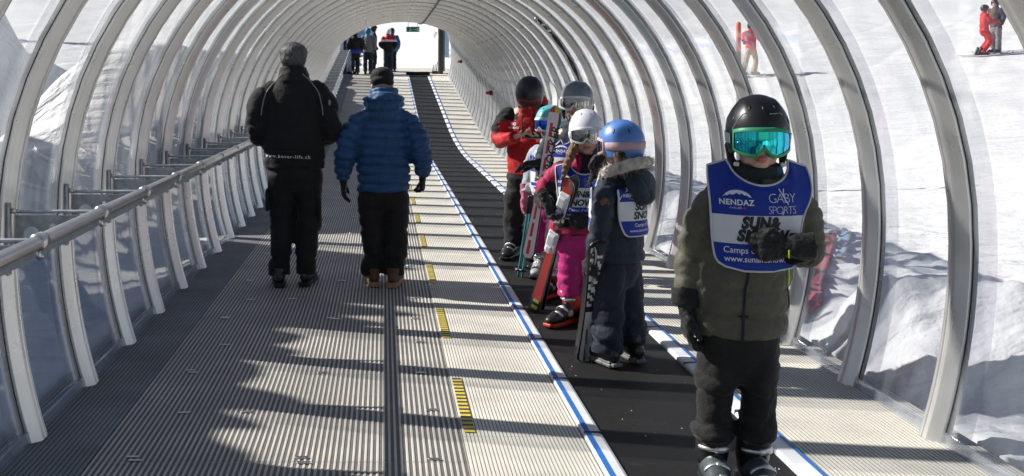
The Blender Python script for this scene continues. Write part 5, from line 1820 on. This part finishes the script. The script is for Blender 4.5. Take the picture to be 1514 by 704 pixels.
# ------------------------------------------------------------------ child with the grey helmet
def grey_helmet():
    P = empty('person', (1.30, 7.0, .002), R(-14))
    tag(P, 'child in grey helmet and white goggles with navy jacket behind the white helmet', 'person')
    hc = Vector((.035, -.02, 1.345)); rot = (R(2), 0, R(-6)); Mh = rotM(*rot, loc=hc)
    body(P, dict(head=Mh, hs=1.05, neck=(.02, .01, 1.14), torso=[(0, 0, .66, .11, .09), (0, 0, .95, .12, .09), (.01, 0, 1.10, .13, .08)],
         sh=[(-.14, 0, 1.09), (.15, 0, 1.09)], el=[(-.19, -.04, .89), (.21, 0, .88)], wr=[(-.20, -.21, .935), (.12, -.15, .80)],
         hip=[(-.08, 0, .64), (.08, 0, .64)], kn=[(-.10, -.01, .38), (.08, 0, .38)], an=[(-.125, 0, .09), (.09, 0, .09)], limb=.88), vox=.0085)
    fo = folds(.007, (6, 6, 12), 61)
    J = jacket(P, [(0, 0, .63, .165, .125), (0, 0, .78, .165, .128), (0, 0, .95, .168, .125), (.01, 0, 1.06, .160, .108), (.015, 0, 1.12, .11, .09), (.02, 0, 1.15, .08, .08)],
               [[(-.13, 0, 1.085, .066), (-.185, 0, .98, .066), (-.195, -.05, .89, .062), (-.20, -.19, .93, .050)],
                [(.14, 0, 1.085, .066), (.195, 0, .98, .066), (.21, -.02, .88, .060), (.14, -.13, .81, .050)]],
               [F['navy']], lambda co, no: fo(co), vox=.011, collar=[(.02, 0, 1.10, .10, .09), (.025, -.01, 1.21, .085, .085)])
    bv = bvh_of([J])
    zt = lambda u: 1.16 - .3 * abs(u - .5) - (.07 * math.sqrt(max(0, 1 - ((u - .5) / .25) ** 2)))
    B, pl = bib(P, bv, [(1.16, -.14, .16), (1.08, -.145, .165), (.98, -.14, .16), (.86, -.13, .15), (.78, -.11, .13)], -1, [(1.3, .97, 0), (.97, .86, 1), (.86, .5, 0)], [F['bib'], F['bibw']], F['pipe'], neck=(1.07, zt), ncol=20)
    nendaz(B, pl, -.07, 1.01, 1.0, F['print'], M['red']); letters(B, pl, 'SUN&', 0, .92, .05, F['printk'], .002, .2); letters(B, pl, 'SNOW', 0, .872, .05, F['printk'], .002, .2)
    fo2 = folds(.009, (6, 6, 13), 71)
    trousers(P, [(0, 0, .56, .135, .11), (0, 0, .68, .14, .115)],
             [[(-.075, 0, .58, .088, .095), (-.10, -.01, .38, .080, .085), (-.122, 0, .15, .078, .082)], [(.075, 0, .58, .088, .095), (.08, 0, .38, .080, .085), (.09, 0, .15, .078, .082)]],
             [F['whitep']], lambda co, no: fo2(co), vox=.011)
    ski_boot(P, (-.125, -.02, 0), R(-30), .95, F['bootblack'], F['bootred'], F['bootred'], F['buckle'])
    ski_boot(P, (.09, .0, 0), R(5), .95, F['bootblack'], F['bootred'], F['bootred'], F['buckle'])
    glove(P, (-.205, -.215, .94), (-.85, -.25, -.1), (.1, -.3, -1), 1.02, [.35, .4, .45, .5], F['glove'], -1, vox=.006, fmat=None)
    glove(P, (.11, -.155, .795), (-.8, -.2, -.2), (0, 1, 0), 1.0, .8, F['glove'], -1, vox=.007)
    h, pt = helmet(P, hc, rot, (.116, .134, .126), F['silver'], (5, .40), brow=.045, low=-.06, back=-.055)
    goggles(P, hc, rot, 1.12, F['gog_white'], F['lens_silver'], hh=.038, span=62, zc=-.002)
    s1 = head_gear_strap(P, h, pt, .0, F['gog_white'], rot, hc, .036, 66)
    chin_strap(P, hc, rot, 1.08, F['black'])
    vs, fs = text_mesh('CEBE', .030, .0008, 0, 1.1)
    out = []
    for vx, vz in vs:
        ph = R(88) + vx / .125
        p = pt(ph, .75, .006)
        for k in range(40, 100):
            q = pt(ph, k / 100, .006)
            if abs(q.z - (vz - .010)) < abs(p.z - (vz - .010)): p = q
        out.append(p)
    l = from_data('lettering', out, fs, F['pinkstrap'] if False else M['red'], s1)
grey_helmet()

# ------------------------------------------------------------------ child with the turquoise helmet
def turq_helmet():
    P = empty('person', (1.27, 7.75, .002), R(-42))
    tag(P, 'small child in turquoise and white helmet with pale jacket and pink trousers', 'person')
    hc = Vector((.02, -.02, 1.165)); rot = (R(4), 0, R(-8)); Mh = rotM(*rot, loc=hc)
    body(P, dict(head=Mh, hs=1.0, neck=(.01, .01, .97), torso=[(0, 0, .56, .10, .08), (0, 0, .80, .11, .08), (0, 0, .94, .11, .075)],
         sh=[(-.13, 0, .94), (.13, 0, .94)], el=[(-.185, .01, .76), (.18, 0, .75)], wr=[(-.19, -.05, .61), (.12, -.15, .70)],
         hip=[(-.07, 0, .56), (.07, 0, .56)], kn=[(-.08, -.02, .34), (.08, 0, .34)], an=[(-.085, 0, .09), (.085, 0, .09)], limb=.8), vox=.0085)
    fo = folds(.007, (7, 7, 12), 81)
    J = jacket(P, [(0, 0, .56, .145, .115), (0, 0, .66, .145, .118), (0, 0, .80, .145, .115), (0, 0, .91, .140, .10), (0, .0, .96, .10, .085), (.01, 0, 1.0, .07, .07)],
               [[(-.115, 0, .935, .060), (-.17, .01, .85, .060), (-.187, .01, .76, .056), (-.192, -.045, .62, .046)],
                [(.115, 0, .935, .060), (.17, 0, .85, .060), (.182, -.01, .76, .056), (.13, -.13, .70, .046)]],
               [F['greyj'], F['whitep']], lambda co, no: fo(co), lambda c: c[:, 2] < .70, vox=.0105, collar=[(.01, 0, .95, .09, .085), (.012, -.01, 1.05, .08, .08)])
    bv = bvh_of([J])
    zt = lambda u: 1.0 - .3 * abs(u - .5) - (.06 * math.sqrt(max(0, 1 - ((u - .5) / .25) ** 2)))
    B, pl = bib(P, bv, [(1.0, -.125, .13), (.93, -.13, .135), (.85, -.125, .13), (.74, -.11, .115), (.69, -.09, .09)], -1, [(1.2, .80, 0), (.80, .72, 1), (.72, .4, 0)], [F['bib'], F['bibw']], F['pipe'], neck=(.92, zt), ncol=20)
    nendaz(B, pl, -.05, .86, .9, F['print'], M['red']); letters(B, pl, 'SUN&', 0, .765, .04, F['printk'], .002, .2); letters(B, pl, 'SNOW', 0, .73, .04, F['printk'], .002, .2)
    fo2 = folds(.008, (7, 7, 14), 91)
    trousers(P, [(0, 0, .48, .12, .10), (0, 0, .60, .125, .105)],
             [[(-.07, 0, .50, .082, .09), (-.078, -.015, .33, .074, .08), (-.085, 0, .18, .072, .078)], [(.07, 0, .50, .082, .09), (.078, 0, .33, .074, .08), (.085, 0, .18, .072, .078)]],
             [F['pinkp']], lambda co, no: fo2(co), vox=.0105)
    ski_boot(P, (-.085, 0, 0), R(20), .9, F['bootgrey'], F['bootgrey'], F['bootblack'], F['buckle'])
    ski_boot(P, (.085, 0, 0), R(15), .9, F['bootgrey'], F['bootgrey'], F['bootblack'], F['buckle'])
    glove(P, (-.193, -.05, .605), (.1, -.2, -1), (1, 0, 0), 1.0, [.35, .4, .45, .5], F['pinkmit'], 1, vox=.006)
    glove(P, (.115, -.155, .695), (-.7, -.3, -.3), (0, 1, 0), .9, .8, F['pinkmit'], -1, vox=.007)
    h, pt = helmet(P, hc, rot, (.106, .124, .120), [F['hturq'], F['hwhite']], (5, .40), brow=.045, low=-.06, back=-.055, fm=lambda c: 1 if (c.z < .055 and c.y < .02) or (abs(c.x) < .02 and c.y > 0) else 0)
    goggles(P, hc, rot, 1.04, F['gog_white'], F['lens_blue'], hh=.042, span=62, zc=.0)
    head_gear_strap(P, h, pt, .0, F['hturq'], rot, hc, .036, 66)
    chin_strap(P, hc, rot, 1.0, F['navy'])
turq_helmet()

# ------------------------------------------------------------------ instructor
def instructor():
    P = empty('person', (1.23, 8.59, .002), R(-10))
    tag(P, 'instructor in red and black jacket and black helmet looking down at a phone', 'person')
    hc = Vector((.01, -.085, 1.375)); rot = (R(36), 0, R(2)); Mh = rotM(*rot, loc=hc)
    wl, wr_ = (-.085, -.27, 1.035), (.09, -.26, 1.02)
    body(P, dict(head=Mh, hs=1.05, neck=(0, .0, 1.24), torso=[(0, 0, .74, .14, .10), (0, 0, 1.0, .15, .11), (0, 0, 1.2, .16, .09)],
         sh=[(-.185, 0, 1.20), (.185, 0, 1.20)], el=[(-.235, -.03, .985), (.235, -.03, .975)], wr=[wl, wr_],
         hands=[((.62, -.42, .18), (.1, -.2, 1), 1.0, [.35, .45, .5, .6], .16, 1), ((-.55, -.45, .12), (.0, -.1, 1), 1.0, [.6, .6, .6, .6], .16, -1)],
         hip=[(-.1, 0, .74), (.1, 0, .74)], kn=[(-.12, -.02, .42), (.08, 0, .42)], an=[(-.135, 0, .09), (.085, 0, .09)]), vox=.0072)
    fo = folds(.008, (5, 5, 10), 101)
    def fm(c):
        b = (c[:, 2] > 1.17 - .35 * np.abs(c[:, 0] * .3)) & (np.abs(c[:, 0]) > .085)
        b |= (np.abs(c[:, 0]) > .25) & (c[:, 2] > 1.06)
        b |= c[:, 2] > 1.255
        b |= (np.abs(np.abs(c[:, 0] - .0) - .045) < .007) & (c[:, 2] > 1.0) & (c[:, 1] < 0)
        return b.astype(int)
    J = jacket(P, [(0, 0, .70, .175, .13), (0, 0, .82, .178, .135), (0, 0, 1.0, .185, .135), (0, 0, 1.15, .185, .12), (0, 0, 1.22, .14, .10), (0, -.01, 1.26, .09, .085)],
               [[(-.17, 0, 1.195, .080), (-.235, -.01, 1.09, .078), (-.24, -.05, .985, .070), (-.10, -.25, 1.03, .050)],
                [(.17, 0, 1.195, .080), (.235, -.01, 1.09, .078), (.24, -.05, .975, .070), (.105, -.24, 1.018, .050)]],
               [F['redj'], F['black']], lambda co, no: fo(co), fm, vox=.0095, collar=[(0, -.01, 1.22, .105, .095), (0, -.03, 1.30, .09, .09)])
    bv = bvh_of([J])
    bm = bmesh.new(); ball(bm, (.05, .09, 1.30), (.12, .07, .10)); blob('hood', bm, .010, [F['redj'], F['black']], P, 3, lambda co, no: folds(.008, (9, 9, 9), 2)(co), fmat=lambda c: c[:, 2] < 1.29)
    drape_text(P, bv, -1, 'SKI', -.125, 1.115, .035, M['white'], bold=.001); drape_text(P, bv, -1, 'NENDAZ', -.125, 1.088, .022, M['white'], bold=.0008)
    drape_text(P, bv, -1, 'X', .115, 1.10, .055, F['grey_line'])
    fo2 = folds(.010, (5, 5, 10), 111)
    trousers(P, [(0, 0, .64, .155, .12), (0, 0, .78, .16, .125)],
             [[(-.09, 0, .66, .095, .11), (-.12, -.02, .42, .085, .095), (-.135, 0, .10, .085, .095)], [(.09, 0, .66, .095, .11), (.085, 0, .42, .085, .095), (.085, 0, .10, .085, .095)]],
             [F['blackp']], lambda co, no: fo2(co), vox=.012)
    for x in (-.135, .085): ski_boot(P, (x, 0, 0), R(-14), 1.02, F['bootblack'], F['bootblack'], F['bootblack'], F['buckle'])
    h, pt = helmet(P, hc, rot, (.118, .138, .140), F['hblack'], (8, .52), brow=.03, low=-.06, back=-.055)
    goggles(P, hc, rot, 1.10, F['redj'], F['bootblack'], hh=.034, span=58, zc=-.006)
    chin_strap(P, hc, rot, 1.05, F['black'])
instructor()
ph = empty('smartphone', pt_at(789, 201, 8.26)); ph.rotation_euler = (R(-55), 0, R(-6))
tag(ph, 'dark smartphone held in the hands of the red jacketed instructor', 'phone')
bm = bmesh.new(); box(bm, (0, 0, 0), (.145, .009, .072), bev=.004); from_bm('case', bm, F['phone'], ph, smooth=False)
bm = bmesh.new(); box(bm, (0, -.0055, 0), (.136, .002, .064)); from_bm('screen', bm, mat('phone_glass', (.02, .02, .025), .08), ph, smooth=False)

# ------------------------------------------------------------------ skis and poles in hands
def topA(t, x):
    if t > .955: return 4 if x > .05 else 3
    if abs(x + .17) < .13 and t < .90 and (t * 9) % 1 > .18: return 3
    if x > .40: return 1
    return 0
mA = [F['skiw'], F['skib'], F['skie'], F['skir'], F['skig']]
tA, bA = pt_at(823, 157, 6.72), pt_at(781, 381, 6.66)
nA = (-.30, -1, .1)
ski('white ski with red stripes and black lettering upright beside the grey helmet child', bA, tA, nA, .082, topA, mA, 'skis held by the children', text=[('ROCKER', .72, .075, F['printk'], .022)], bind=[(.42, .13, F['bibw'])])
ski('black based ski behind the white and red lettered ski by the grey helmet child', bA + Vector((-.004, .03, -.01)), tA + Vector((.006, .03, -.02)), (.3, 1, -.1), .082, topA, mA, 'skis held by the children')
def topB(t, x):
    if t < .10: return 4 if abs(x) < .3 and (t * 60) % 2 < 1.3 and t > .03 else 1
    if .52 < t < .70: return 0 if noise3(np.array([[t * 40, x * 5, 1.0]]))[0] > -.25 else 1
    if abs(x) > .36: return 1
    return 3
bB, tB = pt_at(789, 459, 6.56), pt_at(846, 258, 6.0)
ski('red ski with white binding leaning across the crimson jacket of the girl', bB, tB, (-.45, -1, .35), .088, topB, mA, 'skis held by the children', bind=[(.80, .17, F['bibw']), (.54, .16, F['bibw'])])
ski('dark red ski beneath the binding ski of the girl in pink trousers', bB + Vector((.03, .035, -.0)), tB + Vector((.01, .04, -.03)), (.45, 1, -.3), .088, topB, mA, 'skis held by the children')
def topC(t, x):
    if abs(x) > .40: return 1
    if .45 < t < .95: return 0 if ((t * 14 + x * 1.2) % 1) < .55 else 1
    return 0 if t < .40 else 1
bC, tC = pt_at(864, 533, 5.43), pt_at(884, 352, 5.24)
ski('black and white ski held upright by the child in blue helmet', bC, tC, (.25, -1, .1), .10, topC, [F['skiw'], F['skib'], F['skib'], F['skir'], F['skig']], 'skis held by the children', tipc=.02)
ski('black ski on the left side of the white topped ski by the blue helmet child', bC + Vector((-.018, .03, 0)), tC + Vector((-.02, .03, -.01)), (-.9, -.4, .1), .10, lambda t, x: 1, [F['skiw'], F['skib'], F['skie']], 'skis held by the children', tipc=.02)
tD, bD = pt_at(823, 122, 8.0), pt_at(812, 330, 7.9)
ski('slim silver ski seen edge on between the instructor and the grey helmet', bD, tD, (-1, -.25, 0), .10, lambda t, x: 0, [F['skiw'], F['skie'], F['skie']], 'skis held by the children', tipc=.05)
def pole(a, b, m, label):
    o = empty('ski_pole'); tag(o, label, 'ski pole', 'ski poles held by the children')
    d = (Vector(b) - Vector(a)).normalized()
    bm = bmesh.new(); sweep(bm, [a, b], .0085, n=8); from_bm('shaft', bm, m, o)
    bm = bmesh.new(); sweep(bm, [Vector(a) - d * .11, Vector(a) + d * .01], .016, n=10); from_bm('grip', bm, M['black_pl'], o)
    bm = bmesh.new(); sweep(bm, [Vector(b) - d * .06, Vector(b) - d * .05], [.035, .03], n=12, caps=(0, 0)); from_bm('basket', bm, M['black_pl'], o)
pole(pt_at(780, 312, 7.62), pt_at(766, 408, 7.75), F['teal'], 'teal ski pole in the pink mitten hanging beside the black boots')
pole(pt_at(784, 312, 7.66), pt_at(772, 410, 7.70), F['teal'], 'second teal ski pole just right of the other below the pink mitten')
# ------------------------------------------------------------------ people at the far end and out on the piste
def figure(loc, rz, H, label, jm, tm, hatm, jfm=None, jmats=None, arms=None, legs=None, group=None, helmet_=True, lean=0.0, hair=None):
    P = empty('person', loc, rz); tag(P, label, 'person', group)
    k = H / 1.70
    hc = Vector((lean * .2, -.02 - .0 * k, 1.575 * k)); Mh = rotM(0, 0, 0, loc=hc)
    arms = arms or [[(-.19, 0, 1.36), (-.27, .03, 1.12), (-.25, -.06, .90)], [(.19, 0, 1.36), (.27, .03, 1.12), (.25, -.06, .90)]]
    legs = legs or [[(-.09, 0, .85), (-.10, -.02, .47), (-.10, .02, .09)], [(.09, 0, .85), (.10, 0, .47), (.10, -.01, .09)]]
    S_ = lambda p: tuple(c * k for c in p)
    arms = [[S_(p) for p in a] for a in arms]; legs = [[S_(p) for p in a] for a in legs]
    body(P, dict(head=Mh, hs=k, neck=S_((0, .02, 1.40)), torso=[(0, 0, .86 * k, .13 * k, .09 * k), (0, 0, 1.1 * k, .14 * k, .10 * k), (0, 0, 1.34 * k, .15 * k, .09 * k)],
         sh=[a[0] for a in arms], el=[a[1] for a in arms], wr=[a[2] for a in arms], hip=[a[0] for a in legs], kn=[a[1] for a in legs], an=[a[2] for a in legs], limb=k), vox=.016)
    fo = folds(.010, (4, 4, 8), H * 7 + rz)
    jacket(P, [(0, 0, .80 * k, .19 * k, .13 * k), (0, 0, 1.0 * k, .195 * k, .135 * k), (0, 0, 1.25 * k, .20 * k, .13 * k), (0, 0, 1.38 * k, .15 * k, .10 * k), (0, 0, 1.47 * k, .085 * k, .085 * k)],
           [[(*p, r * k) for p, r in zip(a, (.080, .072, .052))] for a in arms], jmats or [jm], lambda co, no: fo(co), jfm, vox=.017, smooth=3)
    trousers(P, [(0, 0, .76 * k, .155 * k, .12 * k), (0, 0, .88 * k, .165 * k, .125 * k)], [[(*p, r * k, r * 1.1 * k) for p, r in zip(a, (.095, .085, .085))] for a in legs], [tm], lambda co, no: fo(co), vox=.017, smooth=3)
    for a, s_ in zip(legs, (-8, 8)):
        ski_boot(P, (a[2][0], a[2][1], 0), R(s_), k, F['bootblack'], F['bootblack'], F['bootblack'], F['buckle'])
    for i, a in enumerate(arms):
        d = Vector(a[2]) - Vector(a[1])
        glove(P, a[2], d, (1 if i == 0 else -1, 0, 0), k, .6, F['glove'], 1 if i == 0 else -1, vox=.010)
    if helmet_:
        helmet(P, hc, (0, 0, 0), (.115 * k, .134 * k, .13 * k), hatm, (0, .5))
    else:
        bm = bmesh.new()
        for c, r in (((0, .012, .060), (.090, .106, .074)), ((0, .02, .018), (.091, .105, .046))):
            g = bmesh.ops.create_uvsphere(bm, u_segments=16, v_segments=10, radius=1)
            for q in g['verts']: q.co = Mh @ (Vector((c[0] + q.co.x * r[0], c[1] + q.co.y * r[1], c[2] + q.co.z * r[2])) * k)
        blob('hat', bm, .010, [hatm], P, 2)
    return P
F['redhood'] = fab('red_yoke', (.60, .01, .015), .6, .3, 20)
F['royal'] = fab('royal_hem', (.02, .04, .42), .6, .3, 20)
F['cyan'] = fab('cyan_collar', (.03, .30, .42), .6, .3, 20)
F['skyb'] = fab('sky_jacket', (.02, .14, .34), .6, .3, 20)
def at_end(px, y): return ((px - 567) * y / 1500, y, E(y) + .004)
figure(at_end(574, 37.0), math.pi, 1.62, 'person in black jacket with red and white shoulders at the far opening', F['black'], F['navyp'], F['hwhite'],
       lambda c: np.where(c[:, 2] > 1.24, 1, np.where(c[:, 2] > 1.16, 2, 0)), [F['black'], F['redhood'], F['bibw']],
       arms=[[(-.19, 0, 1.36), (-.30, .04, 1.12), (-.17, -.12, .95)], [(.19, 0, 1.36), (.30, .04, 1.12), (.17, -.12, .95)]], group=None)
figure(at_end(544, 36.9), R(170), 1.66, 'person in long grey jacket standing left of the far opening', F['greyc'], F['navyp'], F['skyb'], lambda c: (c[:, 2] > 1.36).astype(int), [F['greyc'], F['cyan']])
figure(at_end(525, 36.7), R(190), 1.60, 'person in black jacket with royal blue hem by the left post', F['black'], F['black'], F['hblack'], lambda c: (c[:, 2] < .90).astype(int), [F['black'], F['royal']])
figure(at_end(552, 37.9), R(100), 1.70, 'dark clothed person half hidden behind the grey jacket at the opening', F['navy'], F['navyp'], F['hblack'])
figure(at_end(579.5, 37.8), R(185), 1.60, 'person in sky blue jacket hidden behind the red shouldered jacket', F['skyb'], F['navyp'], F['hblack'])

def hit(px, py):
    """where the sight line through a photo point meets the snow"""
    y = np.arange(3.0, 120.0, .08)
    x = (px - 567) * y / 1500; z = 1.5 - (py - 118) * y / 1500
    k = int(np.argmax(terrain(x, y) >= z))
    return float(x[k]), float(y[k]), gz(x[k], y[k])
def skis_on_snow(x, y, z, ang, label, m=None):
    for s_ in (-.14, .14):
        lab = ('right hand ' if s_ > 0 else 'left hand ') + label
        c, sn = math.sin(ang), -math.cos(ang)
        a = Vector((x - c * .75 + sn * s_, y - sn * .75 - c * s_ * 1, 0)); b = Vector((x + c * .85 + sn * s_, y + sn * .85 - c * s_, 0))
        a.z = max(gz(a.x, a.y), z - .1) + .035; b.z = max(gz(b.x, b.y), z - .1) + .035
        ski(lab, a, b, (0, 0, 1), .10, lambda t, x: 1, [F['skiw'], F['skib'], F['skie']], 'skis on the piste', tipc=.08)
x, y, z = hit(1455, 84)
PR = figure((x, y, z + .05), R(75), 1.62, 'skier in all red ski suit facing a companion on the piste', F['redj'], F['redj'], F['hblack'],
       arms=[[(-.19, 0, 1.36), (-.22, -.16, 1.16), (-.16, -.42, 1.14)], [(.19, 0, 1.36), (.22, -.16, 1.16), (.16, -.42, 1.14)]],
       legs=[[(-.09, 0, .85), (-.10, -.16, .50), (-.10, .10, .09)], [(.09, 0, .85), (.10, -.14, .50), (.10, .14, .09)]])
skis_on_snow(x, y, z, R(80), 'ski under the all red skier on the piste')
x2, y2, z2 = hit(1475, 80)
figure((x2, y2 + .1, z2 + .05), R(-70), 1.74, 'skier in brown jacket and dark trousers beside the red suited skier', F['brownj'], F['greyc'], F['hblack'],
       lambda c: (c[:, 0] > .05).astype(int), [F['brownj'], F['navy']])
skis_on_snow(x2, y2, z2, R(70), 'ski under the brown jacketed skier on the piste')
x, y, z = hit(1110, 113)
figure((x, y, z + .05), R(20), 1.66, 'skier in faded red jacket and tan trousers leaning with one arm out', F['redhood'], F['tan'], F['hblack'],
       arms=[[(-.19, 0, 1.36), (-.40, -.10, 1.25), (-.50, -.25, 1.08)], [(.19, 0, 1.36), (.38, .0, 1.15), (.56, -.05, .92)]],
       legs=[[(-.09, 0, .85), (-.22, -.05, .47), (-.30, .02, .09)], [(.09, 0, .85), (.16, -.05, .47), (.18, .05, .09)]])
skis_on_snow(x, y, z, R(30), 'ski under the skier in tan trousers')

# marker pole with orange head
py_ = 14.0; px_ = (1092 - 567) * py_ / 1500; pz_ = gz(px_, py_)
mp_ = empty('marker_pole', (px_, py_, pz_)); tag(mp_, 'piste marker pole with orange top and dark grey lower half', 'pole')
zt_ = 1.5 - (36 - 118) * py_ / 1500 - pz_; zm_ = 1.5 - (76 - 118) * py_ / 1500 - pz_
bm = bmesh.new(); sweep(bm, [(0, 0, zm_), (0, 0, zt_)], .034, n=12); from_bm('orange_top', bm, mat('marker_orange', (.65, .14, .04), .6, 0, .15, 12), mp_)
bm = bmesh.new(); sweep(bm, [(0, 0, -.2), (0, 0, zm_)], .032, n=12, caps=(1, 0)); from_bm('shaft', bm, mat('marker_grey', (.10, .11, .13), .6, 0, .15, 12), mp_)

# cloth tape lying on the snow outside the right panes
def tape_on_snow(pts, wpx, m, label, name):
    vs = []; fs = []
    q = spl([(a, b, w_) for (a, b), w_ in zip(pts, wpx)], 6)
    for i, (a, b, w_) in enumerate(q):
        for s_ in (-.5, -.2, .2, .5):
            X, Y, Z = hit(a + w_ * s_, b)
            X = max(X, 2.50)
            vs.append((X, Y, gz(X, Y) + .03 + .02 * math.sin(i * 1.3 + s_ * 4)))
    for i in range(len(q) - 1):
        for j in range(3): fs.append((4 * i + j, 4 * i + j + 1, 4 * i + 5 + j, 4 * i + 4 + j))
    o = from_data(name, vs, fs, m, smooth=True)
    sd_ = o.modifiers.new('t', 'SOLIDIFY'); sd_.thickness = .006
    tag(o, label, 'cloth')
tape_on_snow([(1200, 470), (1203, 440), (1210, 405), (1222, 375), (1230, 348)], [20, 26, 24, 20, 16], fab('banner_red', (.50, .10, .12), .7, .3, 20), 'crumpled red cloth banner lying on the snow outside the right panes', 'banner')
tape_on_snow([(1240, 388), (1247, 366), (1252, 346)], [14, 16, 14], fab('banner_blue', (.30, .50, .62), .7, .3, 20), 'pale blue cloth strip on the snow right of the red banner', 'banner')

# unseen conifers added on the left slope to throw shadows on the snow
def shadow_conifer(x, y, h, label, seed):
    rr = random.Random(seed)
    z = gz(x, y) - .2
    T_ = empty('shadow_conifer', (x, y, z)); tag(T_, label, 'tree', 'unseen conifers added for shadows on the left slope')
    bm = bmesh.new(); sweep(bm, [(0, 0, 0), (0, 0, h * .97)], [h * .018, h * .003], n=8); from_bm('trunk', bm, mat('bark', (.10, .065, .045), .9, 0, .2, 12), T_)
    vs = []; fs = []
    for i in range(int(h * 150)):
        t = rr.random() ** .75
        zz = h * (.10 + .88 * (1 - t)); rad = h * .20 * (1 - (zz / h)) ** .8 + .1
        a = rr.random() * 2 * math.pi; r = rad * (.25 + .8 * rr.random())
        layer = math.sin(zz * 5.5 + a) * .12
        c = Vector((r * math.cos(a), r * math.sin(a), zz - r * .35 + layer))
        d = Vector((math.cos(a), math.sin(a), -.45)).normalized(); s_ = Vector((-math.sin(a), math.cos(a), rr.uniform(-.4, .4)))
        L_ = rr.uniform(.25, .55); W_ = rr.uniform(.06, .14)
        k = len(vs); vs += [c - s_ * W_, c + d * L_ * .5 - Vector((0, 0, .05)), c + s_ * W_, c - d * L_]
        fs.append((k, k + 1, k + 2, k + 3))
    from_data('crown', vs, fs, mat('needles', (.03, .06, .03), .8, 0, .4, 3), T_)
for i, (x_, y_, h_, lab) in enumerate(((-26.5, 39.0, 12.0, 'unseen dark green tree added for shadows on the left slope, nearest of the row'),
        (-28.0, 44.0, 11.0, 'unseen dark green tree added for shadows on the left slope, middle of the row'), (-29.5, 50.0, 13.0, 'unseen dark green tree added for shadows on the left slope, farthest of the row'))):
    shadow_conifer(x_, y_, h_, lab, i + 1)
